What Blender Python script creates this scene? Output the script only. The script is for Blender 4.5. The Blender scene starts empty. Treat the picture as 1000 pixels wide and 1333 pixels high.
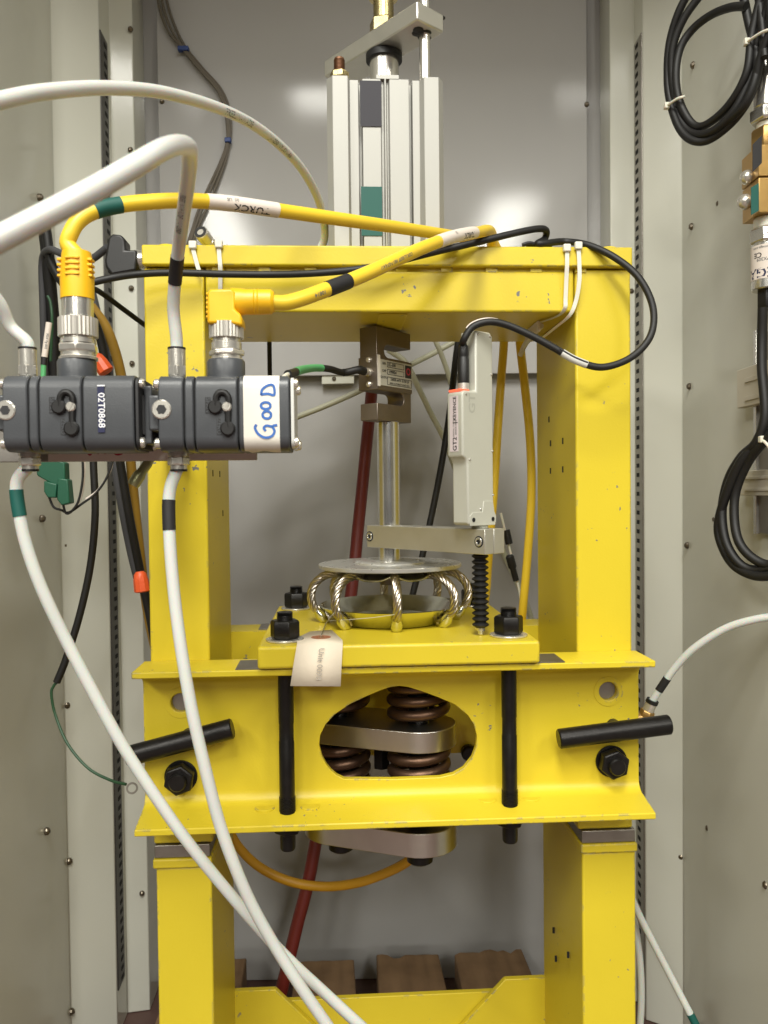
import bpy, bmesh, math, random
from mathutils import Vector as V, Matrix as M
random.seed(7)
SC = bpy.context.scene
COL = SC.collection
# ------------------------------------------------------------------ camera
FPX, HC = 1078.0, 0.80
CAM = V((0, -.862, HC))
AL, BE, RO = math.atan(60 / FPX), math.atan(26.5 / FPX), -0.011
RM = M.Rotation(-AL, 3, 'Z') @ M.Rotation(math.pi / 2 - BE, 3, 'X') @ M.Rotation(RO, 3, 'Z')
FW = V((math.sin(AL), math.cos(AL), 0)); RW = V((math.cos(AL), -math.sin(AL), 0)); UP = V((0, 0, 1))
cd = bpy.data.cameras.new('camera'); cam = bpy.data.objects.new('camera', cd); COL.objects.link(cam)
cam.location = CAM; cam.rotation_euler = RM.to_euler()
cd.sensor_fit = 'VERTICAL'; cd.sensor_height = 36; cd.sensor_width = 36; cd.lens = FPX / 1333 * 36
cd.clip_start = .02; cd.clip_end = 60
cd.dof.use_dof = True; cd.dof.focus_distance = .83; cd.dof.aperture_fstop = 16
SC.camera = cam
# ------------------------------------------------------------------ light
w = bpy.data.worlds.new('World'); SC.world = w; w.use_nodes = True
w.node_tree.nodes['Background'].inputs[0].default_value = (1.0, .98, .90, 1)
w.node_tree.nodes['Background'].inputs[1].default_value = .045
SC.view_settings.view_transform = 'Standard'; SC.view_settings.look = 'None'
SC.view_settings.exposure = -.12; SC.view_settings.gamma = 1
def area_lamp(u, v, z, su, sv, watts):
    l = bpy.data.lights.new('ceiling_or_fill_light', 'AREA'); l.shape = 'RECTANGLE'; l.size = su; l.size_y = sv
    l.energy = watts; l.color = (1, .98, .90)
    o = bpy.data.objects.new('ceiling_or_fill_light', l); COL.objects.link(o)
    o.location = CAM + RW * u + FW * v + UP * z; o.rotation_euler = (0, 0, -AL)
area_lamp(.82, -3.0, 1.75, .30, 1.25, 64)
area_lamp(-1.05, -2.95, 1.75, .30, 1.25, 60)
area_lamp(.85, -5.3, 1.75, .30, 1.25, 90)  # added far pair, fill light from the room with no known source
area_lamp(-1.05, -5.3, 1.75, .30, 1.25, 90)
area_lamp(1.75, -1.6, 1.75, .60, 1.25, 64)  # added side pair, unseen fill lamps to brighten the cabinet side walls
area_lamp(-1.75, -1.6, 1.75, .60, 1.25, 68)
area_lamp(-.1, -.8, 1.85, .60, 1.25, 92)  # added overhead fill lamp, not a known fixture

# pixel of the photograph (1000 x 1333) -> point on a plane
def ray(x, y): return RM @ V(((x - 500) / FPX, -(y - 666.5) / FPX, -1))
def P(x, y, Y=0.0): d = ray(x, y); return CAM + d * ((Y - CAM.y) / d.y)
def PZ(x, y, z): d = ray(x, y); return CAM + d * ((z - HC) / d.z)
def PD(x, y, D): d = ray(x, y); return CAM + d * (D / d.dot(FW))
def PU(x, y, u): d = ray(x, y); return CAM + d * (u / d.dot(RW))
def CB(u, D, z): p = CAM + RW * u + FW * D; return V((p.x, p.y, z))

# ------------------------------------------------------------------ materials
MAT = {}
def mat(name, col, rough=.5, metal=0., bump=0., bscale=300., var=0., vscale=20., coat=0., **kw):
    m = bpy.data.materials.new(name); m.use_nodes = True; MAT[name] = m
    nt = m.node_tree; b = nt.nodes['Principled BSDF']; L = nt.links.new
    b.inputs['Base Color'].default_value = (*col, 1); b.inputs['Roughness'].default_value = rough
    b.inputs['Metallic'].default_value = metal; b.inputs['Coat Weight'].default_value = coat
    for k, v in kw.items():
        b.inputs[k].default_value = v
    tc = nt.nodes.new('ShaderNodeTexCoord')
    if var:
        n = nt.nodes.new('ShaderNodeTexNoise'); n.inputs['Scale'].default_value = vscale; n.inputs['Detail'].default_value = 5
        L(tc.outputs['Object'], n.inputs['Vector'])
        mx = nt.nodes.new('ShaderNodeMix'); mx.data_type = 'RGBA'
        mx.inputs['A'].default_value = (*[c * (1 - var) for c in col], 1); mx.inputs['B'].default_value = (*[min(1, c * (1 + var)) for c in col], 1)
        L(n.outputs['Fac'], mx.inputs['Factor']); L(mx.outputs['Result'], b.inputs['Base Color'])
        mr = nt.nodes.new('ShaderNodeMapRange'); mr.inputs['To Min'].default_value = max(0, rough - .35 * var); mr.inputs['To Max'].default_value = min(1, rough + .35 * var)
        L(n.outputs['Fac'], mr.inputs['Value']); L(mr.outputs['Result'], b.inputs['Roughness'])
    if bump:
        n2 = nt.nodes.new('ShaderNodeTexNoise'); n2.inputs['Scale'].default_value = bscale; n2.inputs['Detail'].default_value = 2
        L(tc.outputs['Object'], n2.inputs['Vector'])
        bp = nt.nodes.new('ShaderNodeBump'); bp.inputs['Strength'].default_value = bump; bp.inputs['Distance'].default_value = .0006
        L(n2.outputs['Fac'], bp.inputs['Height']); L(bp.outputs['Normal'], b.inputs['Normal'])
    return m
def yellow_paint():
    m = mat('yellow_paint', (.64, .498, .027), .36, 0, .16, 420, .09, 7, 0, **{'Specular IOR Level': .38})
    nt = m.node_tree; b = nt.nodes['Principled BSDF']; L = nt.links.new; N = nt.nodes.new
    base = b.inputs['Base Color'].links[0].from_socket
    bev = N('ShaderNodeBevel'); bev.samples = 4; bev.inputs['Radius'].default_value = .0028
    geo = N('ShaderNodeNewGeometry'); dt = N('ShaderNodeVectorMath'); dt.operation = 'DOT_PRODUCT'
    L(bev.outputs[0], dt.inputs[0]); L(geo.outputs['True Normal'], dt.inputs[1])
    ed = N('ShaderNodeMapRange'); ed.inputs['From Min'].default_value = .985; ed.inputs['From Max'].default_value = .90; L(dt.outputs['Value'], ed.inputs['Value'])
    tc = N('ShaderNodeTexCoord')
    def noise(sc, lo, hi, off):
        mp = N('ShaderNodeMapping'); mp.inputs['Location'].default_value = (off, off * .7, off * 1.3); L(geo.outputs['Position'], mp.inputs['Vector'])
        n = N('ShaderNodeTexNoise'); n.inputs['Scale'].default_value = sc; n.inputs['Detail'].default_value = 3; L(mp.outputs[0], n.inputs['Vector'])
        r = N('ShaderNodeMapRange'); r.inputs['From Min'].default_value = lo; r.inputs['From Max'].default_value = hi; L(n.outputs['Fac'], r.inputs['Value']); return r.outputs['Result']
    def math_(op, a, c):
        x = N('ShaderNodeMath'); x.operation = op; L(a, x.inputs[0]); L(c, x.inputs[1]); return x.outputs[0]
    e = math_('MULTIPLY', ed.outputs['Result'], math_('MULTIPLY', noise(120, .50, .53, 3.1), noise(22, .47, .53, 1.7)))
    sp = math_('MULTIPLY', noise(150, .69, .70, 5.5), noise(11, .56, .60, 9.1))
    fac = math_('MAXIMUM', e, sp)
    mx = N('ShaderNodeMix'); mx.data_type = 'RGBA'; L(fac, mx.inputs['Factor']); L(base, mx.inputs['A']); mx.inputs['B'].default_value = (.16, .16, .15, 1)
    L(mx.outputs['Result'], b.inputs['Base Color'])
yellow_paint()
def cabinet_paint():
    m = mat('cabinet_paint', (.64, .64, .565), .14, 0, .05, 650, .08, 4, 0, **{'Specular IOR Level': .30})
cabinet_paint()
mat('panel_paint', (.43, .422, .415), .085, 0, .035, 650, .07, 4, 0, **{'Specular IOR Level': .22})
mat('floor_paint', (.10, .055, .045), .55, 0, .2, 80, .25, 12)
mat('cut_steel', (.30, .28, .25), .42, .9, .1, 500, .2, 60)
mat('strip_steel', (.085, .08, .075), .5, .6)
mat('bright_steel', (.70, .68, .63), .22, .85, 0, 0, .12, 40)
mat('shaft_steel', (.72, .71, .68), .20, .92, .03, 900, .1, 40)
mat('machined_aluminium', (.62, .605, .545), .34, .78, .12, 900, .1, 50)
mat('disc_aluminium', (.64, .63, .59), .28, .65, .06, 900, .08, 70)
mat('anodised_aluminium', (.37, .365, .335), .45, .2, .04, 900, .03, 30)
mat('nickel', (.70, .67, .60), .26, .72, 0, 0, .1, 200)
mat('knurled_nickel', (.62, .59, .53), .38, .65)
mat('zinc_yellow', (.60, .50, .26), .28, 1, .05, 300, .2, 90)
mat('zinc_dish', (.66, .66, .56), .20, 1, .1, 120, .16, 60)
mat('black_oxide', (.016, .0145, .0135), .36, .55, .25, 400, .3, 90)
mat('black_plastic', (.009, .0085, .0085), .45, 0, .1, 600)
mat('black_rubber', (.007, .0065, .0062), .55, 0, .1, 500)
mat('grey_cable', (.06, .06, .065), .5)
mat('dark_grey_paint', (.062, .066, .072), .36, 0, .12, 900, .12, 60)
mat('dark_recess', (.02, .02, .021), .6)
mat('load_cell_nickel', (.23, .195, .165), .42, .85, .12, 900, .1, 120)
mat('label_silver', (.55, .54, .47), .38, .25)
mat('nylon_tube', (.60, .625, .59), .26, 0, 0, 0, 0, 0, 0, **{'Subsurface Weight': .6, 'Subsurface Scale': .006, 'IOR': 1.4})
mat('nylon_tie', (.70, .68, .58), .4, 0, 0, 0, 0, 0, 0, **{'Subsurface Weight': .2, 'Subsurface Scale': .002})
mat('aged_tube', (.50, .50, .38), .4)
mat('yellow_jacket', (.80, .55, .035), .38, 0, .05, 500, .05, 30)
mat('yellow_mould', (.84, .47, .008), .42, 0, .05, 700)
mat('amber_jacket', (.55, .28, .012), .45, 0, 0, 0, .1, 30)
mat('ochre_jacket', (.30, .17, .02), .5)
mat('label_white', (.72, .64, .57), .5)
mat('tape_white', (.74, .70, .62), .5, 0, .15, 150, .06, 60)
mat('paper', (.80, .70, .555), .75, 0, .2, 250, .04, 40)
mat('paper_ring', (.33, .13, .06), .7)
mat('pencil', (.46, .41, .34), .7)
mat('ink_black', (.02, .02, .022), .5)
mat('ink_faint', (.16, .16, .15), .5)
mat('ink_blue', (.035, .13, .42), .5, 0, 0, 0, .25, 150)
mat('ink_red', (.42, .03, .05), .5)
mat('tape_navy', (.012, .015, .06), .6)
mat('tape_black', (.013, .012, .013), .6)
mat('tape_green', (.003, .085, .066), .6)
mat('tape_charcoal', (.026, .024, .032), .65)
mat('white_letter', (.75, .76, .78), .5)
mat('sensor_grey', (.50, .50, .43), .40, .1, .05, 900, .03, 60)
mat('sensor_emboss', (.40, .40, .34), .35)
mat('sensor_label', (.60, .52, .53), .45)
mat('red_lamp', (.9, .12, .06), .35, 0, 0, 0, 0, 0, 0, **{'Emission Color': (1, .16, .08, 1), 'Emission Strength': .7})
mat('link_steel', (.60, .58, .53), .32, 1, .12, 900, .1, 50)
mat('spring_bronze', (.135, .078, .05), .42, .85, .35, 220, .35, 60)
mat('stranded_steel', (.46, .415, .355), .30, 1, 0, 0, .15, 200)
mat('brass', (.52, .33, .12), .36, .9, .08, 400, .15, 90)
mat('rusty_stud', (.20, .10, .055), .5, .7, .2, 500, .3, 120)
mat('red_hose', (.15, .016, .012), .45, 0, .05, 100, .12, 20)
mat('pcb_green', (.010, .085, .045), .45)
mat('sheath_green', (.10, .42, .16), .5)
mat('wire_green', (.02, .07, .03), .5)
mat('wire_nut_orange', (.72, .10, .025), .45, 0, .3, 300)
mat('tie_blue', (.02, .05, .20), .45)
mat('terminal_beige', (.55, .51, .42), .5)
mat('grey_wire', (.135, .115, .09), .5)
mat('hole_black', (.006, .006, .006), .9)
mat('screw_bronze', (.20, .17, .13), .38, .9)
mat('lever_olive', (.33, .33, .17), .35, .6, .1, 200, .2, 60)
mat('clear_strip', (.62, .62, .58), .25)
def wood():
    m = mat('timber', (.20, .11, .055), .8, 0, .3, 260)
    nt = m.node_tree; b = nt.nodes['Principled BSDF']; L = nt.links.new; N = nt.nodes.new
    tc = N('ShaderNodeTexCoord'); mp = N('ShaderNodeMapping'); mp.inputs['Scale'].default_value = (1, .12, 1); mp.inputs['Location'].default_value = (.03, 0, .05)
    L(tc.outputs['Object'], mp.inputs['Vector'])
    wv = N('ShaderNodeTexWave'); wv.wave_type = 'RINGS'; wv.rings_direction = 'Y'; wv.inputs['Scale'].default_value = 38; wv.inputs['Distortion'].default_value = 5; wv.inputs['Detail'].default_value = 3; wv.inputs['Detail Scale'].default_value = 1.2
    L(mp.outputs[0], wv.inputs['Vector'])
    n = N('ShaderNodeTexNoise'); n.inputs['Scale'].default_value = 25; L(tc.outputs['Object'], n.inputs['Vector'])
    cr = N('ShaderNodeValToRGB'); cr.color_ramp.elements[0].color = (.12, .066, .034, 1); cr.color_ramp.elements[1].color = (.32, .20, .105, 1)
    mx = N('ShaderNodeMath'); mx.operation = 'MULTIPLY_ADD'; mx.inputs[1].default_value = .22; L(wv.outputs['Fac'], mx.inputs[0])
    L(n.outputs['Fac'], mx.inputs[2]); L(mx.outputs[0], cr.inputs['Fac']); L(cr.outputs['Color'], b.inputs['Base Color'])
wood()

# ------------------------------------------------------------------ mesh builder
def perp(a):
    a = a.normalized(); h = V((0, 0, 1)) if abs(a.z) < .9 else V((1, 0, 0))
    x = h.cross(a).normalized(); return x, a.cross(x)
def smoothpath(pts, n=6):
    pts = [V(p) for p in pts]
    if len(pts) < 3: return pts
    q = [pts[0] * 2 - pts[1]] + pts + [pts[-1] * 2 - pts[-2]]; out = []
    for i in range(1, len(q) - 2):
        a, b, c, d = q[i - 1:i + 3]
        for k in range(n):
            t = k / n
            out.append(.5 * (2 * b + (c - a) * t + (2 * a - 5 * b + 4 * c - d) * t * t + (3 * b - a - 3 * c + d) * t ** 3))
    out.append(pts[-1]); return out
class MB:
    def __init__(s): s.v, s.f = [], []
    def add(s, vs, fs): o = len(s.v); s.v += [V(a) for a in vs]; s.f += [tuple(i + o for i in f) for f in fs]; return s
    def obox(s, c, ax, h):
        c = V(c); X, Y, Z = [V(a) * k for a, k in zip(ax, h)]
        vs = [c + X * a + Y * b + Z * d for d in (-1, 1) for b in (-1, 1) for a in (-1, 1)]
        return s.add(vs, [(0, 2, 3, 1), (4, 5, 7, 6), (0, 1, 5, 4), (2, 6, 7, 3), (0, 4, 6, 2), (1, 3, 7, 5)])
    def box(s, x0, x1, y0, y1, z0, z1):
        return s.obox(((x0 + x1) / 2, (y0 + y1) / 2, (z0 + z1) / 2), (V((1, 0, 0)), V((0, 1, 0)), V((0, 0, 1))), ((x1 - x0) / 2, (y1 - y0) / 2, (z1 - z0) / 2))
    def prism(s, poly, vec):
        n = len(poly); vec = V(vec); poly = [V(p) for p in poly]
        nrm = V((0, 0, 0))
        for i in range(n): nrm += poly[i].cross(poly[(i + 1) % n])
        if nrm.dot(vec) > 0: poly = poly[::-1]
        return s.add(poly + [p + vec for p in poly], [tuple(range(n)), tuple(range(2 * n - 1, n - 1, -1))] + [(i, i + n, (i + 1) % n + n, (i + 1) % n) for i in range(n)])
    def lathe(s, p, axis, prof, n=24, rot=0, caps=True):
        p = V(p); a = V(axis).normalized(); x, y = perp(a); vs = []; fs = []
        for r, h in prof:
            for k in range(n):
                t = 2 * math.pi * k / n + rot; vs.append(p + a * h + (x * math.cos(t) + y * math.sin(t)) * r)
        for j in range(len(prof) - 1):
            for k in range(n): fs.append((j * n + k, j * n + (k + 1) % n, (j + 1) * n + (k + 1) % n, (j + 1) * n + k))
        if caps:
            fs.append(tuple(range(n - 1, -1, -1))); m_ = (len(prof) - 1) * n; fs.append(tuple(range(m_, m_ + n)))
        return s.add(vs, fs)
    def cyl(s, p0, p1, r, n=24, r1=None):
        p0, p1 = V(p0), V(p1); d = p1 - p0
        return s.lathe(p0, d, [(r, 0), (r if r1 is None else r1, d.length)], n)
    def ccyl(s, p0, p1, r, ch, n=24):
        p0, p1 = V(p0), V(p1); L = (p1 - p0).length
        return s.lathe(p0, p1 - p0, [(r - ch, 0), (r, ch), (r, L - ch), (r - ch, L)], n)
    def nut(s, p, axis, rc, h, rot=0, ch=None):
        ch = h * .12 if ch is None else ch
        return s.lathe(p, axis, [(rc * .9, 0), (rc, ch), (rc, h - ch), (rc * .9, h)], 6, rot)
    def ring(s, p, axis, r0, r1, h, n=32):
        p = V(p)
        a = V(axis).normalized(); x, y = perp(a); vs = []; fs = []
        for r, hh in ((r0, 0), (r1, 0), (r1, h), (r0, h)):
            for k in range(n):
                t = 2 * math.pi * k / n; vs.append(p + a * hh + (x * math.cos(t) + y * math.sin(t)) * r)
        for j in range(4):
            j2 = (j + 1) % 4
            for k in range(n): fs.append((j * n + k, j * n + (k + 1) % n, j2 * n + (k + 1) % n, j2 * n + k))
        return s.add(vs, fs)
    def tube(s, pts, r, n=12, caps=True):
        pts = [V(p) for p in pts]; m_ = len(pts); rr = r if isinstance(r, (list, tuple)) else [r] * m_
        vs = []; fs = []; x = None
        for i in range(m_):
            t = (pts[min(i + 1, m_ - 1)] - pts[max(i - 1, 0)]).normalized()
            if x is None: x, _ = perp(t)
            else:
                x = (x - t * x.dot(t)).normalized()
            y = t.cross(x)
            for k in range(n):
                a = 2 * math.pi * k / n; vs.append(pts[i] + (x * math.cos(a) + y * math.sin(a)) * rr[i])
        for i in range(m_ - 1):
            for k in range(n): fs.append((i * n + k, i * n + (k + 1) % n, (i + 1) * n + (k + 1) % n, (i + 1) * n + k))
        if caps: fs += [tuple(range(n - 1, -1, -1)), tuple(range((m_ - 1) * n, m_ * n))]
        return s.add(vs, fs)
    def ball(s, c, rx, ry=None, rz=None, n=12):
        c = V(c); ry = rx if ry is None else ry; rz = rx if rz is None else rz; vs = []; fs = []; h = n // 2
        for j in range(h + 1):
            p = math.pi * j / h
            for k in range(n):
                a = 2 * math.pi * k / n; vs.append(c + V((math.sin(p) * math.cos(a) * rx, math.sin(p) * math.sin(a) * ry, -math.cos(p) * rz)))
        for j in range(h):
            for k in range(n): fs.append((j * n + k, j * n + (k + 1) % n, (j + 1) * n + (k + 1) % n, (j + 1) * n + k))
        return s.add(vs, fs)
    def build(s, name, m, parent=None, bevel=0, seg=2, ang=32):
        lo = V([min(p[i] for p in s.v) for i in range(3)]); hi = V([max(p[i] for p in s.v) for i in range(3)])
        c = (lo + hi) / 2
        if parent is None: c.z = lo.z
        me = bpy.data.meshes.new(name); me.from_pydata([p - c for p in s.v], [], s.f)
        bm = bmesh.new(); bm.from_mesh(me); bmesh.ops.remove_doubles(bm, verts=bm.verts, dist=1e-7)
        bmesh.ops.recalc_face_normals(bm, faces=bm.faces); bm.to_mesh(me); bm.free()
        me.polygons.foreach_set('use_smooth', [True] * len(me.polygons)); me.set_sharp_from_angle(angle=math.radians(ang))
        me.materials.append(MAT[m]); o = bpy.data.objects.new(name, me); COL.objects.link(o)
        WL[o.name] = c
        if parent is not None: o.parent = parent; o.location = c - WL[parent.name]
        else: o.location = c
        if bevel:
            b = o.modifiers.new('bevel', 'BEVEL'); b.width = bevel; b.segments = seg; b.limit_method = 'ANGLE'; b.angle_limit = math.radians(40)
        return o
WL = {}
def thing(name, loc, label, cat, group=None):
    o = bpy.data.objects.new(name, None); COL.objects.link(o); o.location = loc; o.empty_display_size = .02; WL[o.name] = V(loc)
    return tag(o, label, cat, group)
def tag(o, label, cat, group=None):
    o['label'] = label; o['category'] = cat
    if group: o['group'] = group
    return o
def struct(o): o['kind'] = 'structure'; return o
X, Y, Z = V((1, 0, 0)), V((0, 1, 0)), V((0, 0, 1))

_tc = {}
def text2d(s, size):
    if (s, size) not in _tc:
        c = bpy.data.curves.new('t', 'FONT'); c.body = s; c.size = size; c.align_x = 'CENTER'; c.align_y = 'CENTER'; c.resolution_u = 2; c.offset = size * .018
        o = bpy.data.objects.new('t', c); COL.objects.link(o); dg = bpy.context.evaluated_depsgraph_get()
        me = bpy.data.meshes.new_from_object(o.evaluated_get(dg))
        _tc[(s, size)] = ([v.co.copy() for v in me.vertices], [tuple(p.vertices) for p in me.polygons])
        bpy.data.objects.remove(o); bpy.data.curves.remove(c); bpy.data.meshes.remove(me)
    return _tc[(s, size)]
def text(s, size, o, ax, ay, m, parent, name='lettering', stretch=1., fn=None):
    vs, fs = text2d(s, size); b = MB()
    if fn: b.add([fn(p.x * stretch, p.y) for p in vs], fs)
    else: b.add([V(o) + V(ax) * p.x * stretch + V(ay) * p.y for p in vs], fs)
    return b.build(name, m, parent)
class Path:
    def __init__(s, pts, n=8):
        s.p = smoothpath(pts, n); s.l = [0]
        for a, b in zip(s.p, s.p[1:]): s.l.append(s.l[-1] + (b - a).length)
    def at(s, d):
        d = max(0, min(d, s.l[-1] - 1e-6)); i = 0
        while i < len(s.l) - 2 and s.l[i + 1] < d: i += 1
        t = (d - s.l[i]) / max(1e-9, s.l[i + 1] - s.l[i]); return s.p[i].lerp(s.p[i + 1], t), (s.p[i + 1] - s.p[i]).normalized()
    def near(s, px, py):                        # arc length closest to the viewing ray through a pixel
        d = ray(px, py).normalized(); best = min(range(len(s.p)), key=lambda i: ((s.p[i] - CAM) - d * (s.p[i] - CAM).dot(d)).length / (s.p[i] - CAM).length)
        return s.l[best]
    def sub(s, a, b, n=14): return [s.at(a + (b - a) * k / (n - 1))[0] for k in range(n)]
    def text(s, st, size, d0, r, m, parent, flip=1, phi0=0., stretch=1., name='lettering'):
        def fn(u, v):
            p, t = s.at(d0 + flip * u); nn = CAM - p; nn = (nn - t * nn.dot(t)).normalized(); bb = nn.cross(t)
            a = phi0 + flip * v / r; return p + (nn * math.cos(a) + bb * math.sin(a)) * r
        return text(st, size, None, None, None, m, parent, name, stretch, fn)
def pts(*a): return [P(x, y, yy) for x, y, yy in a]
def cable(name, path, r, m, label=None, cat=None, parent=None, group=None, n=12):
    o = MB().tube(path.p, r, n).build(name, m, parent)
    if label: tag(o, label, cat, group)
    return o
def sleeve(name, path, a, b, r, m, parent, n=16, seg=14):
    return MB().tube(path.sub(a, b, seg), r, n).build(name, m, parent)
def ribbon(points, wid, nrm, th=.0002):
    b = MB(); q = smoothpath(points, 5); n = len(q); vs = []
    for i in range(n):
        t = (q[min(i + 1, n - 1)] - q[max(i - 1, 0)]).normalized(); s_ = nrm.cross(t).normalized() * wid / 2; vs += [q[i] - s_, q[i] + s_]
    b.add(vs, [(2 * i, 2 * i + 1, 2 * i + 3, 2 * i + 2) for i in range(n - 1)]); return b
# ================================================================== the cabinet (setting)
ZR = 1.78
def wallprism(name, prof, z0, z1, m='cabinet_paint'):
    return struct(MB().prism([CB(u, d, z0) for u, d in prof], Z * (z1 - z0)).build(name, m, None, .0015, 2))
wall_left = wallprism('wall_left', [(-.434, .60), (-.4345, 1.057), (-.450, 1.152), (-.400, 1.200), (-.404, 1.258), (-.371, 1.265), (-.375, 1.338), (-.48, 1.338), (-.48, .60)], 0, ZR)
wall_right = wallprism('wall_right', [(.434, .60), (.428, 1.083), (.432, 1.197), (.386, 1.228), (.3865, 1.272), (.3505, 1.274), (.352, 1.338), (.48, 1.338), (.48, .60)], 0, ZR)
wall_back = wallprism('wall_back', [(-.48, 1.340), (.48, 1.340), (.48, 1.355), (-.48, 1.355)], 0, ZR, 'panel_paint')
cab_roof = struct(MB().prism([CB(u, d, ZR + .002) for u, d in ((-.48, .60), (.48, .60), (.48, 1.355), (-.48, 1.355))], Z * .02).build('ceiling', 'cabinet_paint'))
floor = struct(MB().prism([CB(u, d, -.02) for u, d in ((-2.5, -3.5), (2.5, -3.5), (2.5, 1.4), (-2.5, 1.4))], Z * .0195).build('floor', 'floor_paint'))
# rear mounting panel with its lower edge above the opening
zs = PD(500, 488, 1.32).z
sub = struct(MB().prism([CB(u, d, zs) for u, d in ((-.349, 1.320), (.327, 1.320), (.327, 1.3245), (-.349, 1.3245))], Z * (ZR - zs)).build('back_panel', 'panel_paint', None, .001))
MB().prism([PD(x, y, 1.323) for x, y in ((419, 486), (461, 486), (461, 499), (419, 500))], FW * .014).build('bracket', 'cabinet_paint', sub, .0006)
for i, (u, d, z) in enumerate(((-.33, 1.3255, zs + .03), (.31, 1.3255, zs + .03))):
    MB().cyl(CB(u, d, z), CB(u, d + .013, z), .008, 12).build('standoff', 'cut_steel', sub)
# perforated rack strips
def strip(wall, a, c, nrm, ytop, ybot, xp):
    (ua, da), (uc, dc) = a, c; z1, z0 = PD(xp, ytop, da).z, PD(xp, ybot, da).z
    n_ = RW * nrm[0] + FW * nrm[1]; A, B = CB(ua, da, z0), CB(uc, dc, z0)
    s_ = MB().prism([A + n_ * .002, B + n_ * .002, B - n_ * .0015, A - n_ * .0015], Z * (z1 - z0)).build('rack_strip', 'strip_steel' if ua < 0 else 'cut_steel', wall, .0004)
    b = MB(); n = int((z1 - z0) / .0142); t = (B - A).normalized(); w_ = (B - A).length
    for k in range(n):
        b.obox(A.lerp(B, .62) + n_ * .002 + Z * (.008 + k * .0142), (t, n_, Z), (w_ * .17, .0005, .0030))
    h = b.build('hole_row', 'hole_black', s_); h['kind'] = 'stuff'
strip(wall_left, (-.4001, 1.2015), (-.4028, 1.240), (1, .07), 38, 1290, 147)
strip(wall_right, (.3861, 1.2295), (.3864, 1.265), (-1, 0), 42, 1300, 835)
def screws(parent, fn, lst, r=.0042):
    for x, y in lst:
        p = fn(x, y); MB().ball(p, r, r, r, 10).build('screw', 'screw_bronze', parent)
screws(wall_left, lambda x, y: PU(x, y, -.4325), [(52, 257), (55, 675), (61, 1082)], .005)
screws(wall_left, lambda x, y: PU(x, y, -.4485), [(81, 77), (84, 710), (87, 918), (90, 1121), (93, 1317)], .005)
screws(wall_left, lambda x, y: PD(x, y, 1.2615), [(170, 38), (170, 195), (171, 375), (172, 473), (185, 1163)])
screws(sub, lambda x, y: PD(x, y, 1.3195), [(211, 132), (770 - 6, 136)])
screws(wall_right, lambda x, y: PU(x, y, .4315), [(937, 265), (932, 676), (923, 1078), (998, 1152)], .005)
screws(wall_right, lambda x, y: PU(x, y, .4305), [(903, 85), (901, 295), (898, 503), (895, 710), (887, 1115), (882, 1312)], .005)
screws(wall_right, lambda x, y: PD(x, y, 1.273), [(822, 379)])
screws(sub, lambda x, y: PD(x, y, 1.3225), [(435, 493)], .0035)

# ================================================================== press frame
XL0, XL1, XR0, XR1, DP = -.195, -.134, .2515, .3110, .172
ZT0, ZT1, ZB, ZH = 1.032, 1.0525, .986, 1.0285
fr = thing('shop_press', (.0585, .086, 0), 'yellow painted steel shop press with two uprights and a top beam', 'press')
def yb(name, a, parent=fr, bevel=.0025, m='yellow_paint'): return MB().box(*a).build(name, m, parent, bevel, 3)
upL = yb('upright', (XL0, XL1, 0, DP, .437, ZT0 - .001)); upR = yb('upright', (XR0, XR1, 0, DP, .437, ZT0 - .001))
for a, b, up in ((-.193, -.136, upL), (.256, .314, upR)):
    lg = yb('leg', (a, b, .0, DP, 0, .412))
    yb('cap_plate', (a - .0025, b + .001, -.004, DP + .002, .4125, .4225), lg, .002)
    yb('spacer', (a - .001, b - .001, -.002, DP, .423, .4365), lg, .001, 'cut_steel')
head = yb('beam', (XL1 + .0015, XR0 - .0015, -.001, DP, ZB, ZH))
topp = yb('top_plate', (XL0, .3105, -.007, DP + .004, ZT0, ZT1), fr, .0018)
for k in range(9):
    x = -.125 + k * .047; MB().box(x, x + .012, -.0012, .004, ZH - .001, ZT0 + .001).build('weld_bead', 'yellow_paint', head)
MB().box(XL1 + .002, XR0 - .002, .0016, DP - .004, ZH - .002, ZT0 + .002).build('weld_seam', 'yellow_paint', head)
for x, y in ((212, 317), (800, 321)):
    p = PZ(x, y, ZT1 + .002); MB().lathe((p.x, .02, ZT1), Z, [(.0105, 0), (.0105, .004), (.009, .006)], 20).build('plug', 'yellow_paint', topp)
MB().box(.045, .075, .006, .150, ZB - .0012, ZB - .0002).build('anchor_strip', 'yellow_paint', head, .0008)
for x, y in ((715, 546), (717, 577), (733, 574), (717, 613), (733, 611), (720, 1211), (723, 1248), (739, 1243)):
    d = ray(x, y); p = CAM + d * ((XR0 - CAM.x) / d.x)
    MB().box(XR0 - .0006, XR0 + .002, p.y - (.0018 if y < 1000 else .0008), p.y + (.0018 if y < 1000 else .0008), p.z - .0034, p.z + .0034).build('slit', 'hole_black', upR if y < 1000 else fr)
for x, y in ((277, 616), (286, 617), (290, 668)):
    d = ray(x, y); p = CAM + d * ((XL1 - CAM.x) / d.x)
    MB().box(XL1 - .002, XL1 + .0006, p.y - .0014, p.y + .0014, p.z - .0034, p.z + .0034).build('slit', 'hole_black', upL)
# lower gussets and cross bar
YG = .1665
MB().prism([(XL1 - .004, YG, .178), (-.0855, YG, .178), (.000, YG, .090), (.000, YG, .03), (XL1 - .004, YG, .03)], Y * .008).build('gusset', 'yellow_paint', fr, .001)
MB().prism([(XR0 + .006, YG, .178), (.2050, YG, .178), (.120, YG, .090), (.120, YG, .03), (XR0 + .006, YG, .03)], Y * .008).build('gusset', 'yellow_paint', fr, .001)
yb('cross_bar', (XL1 - .003, XR0 + .008, YG + .010, YG + .018, .03, .157), fr, .001)

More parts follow.
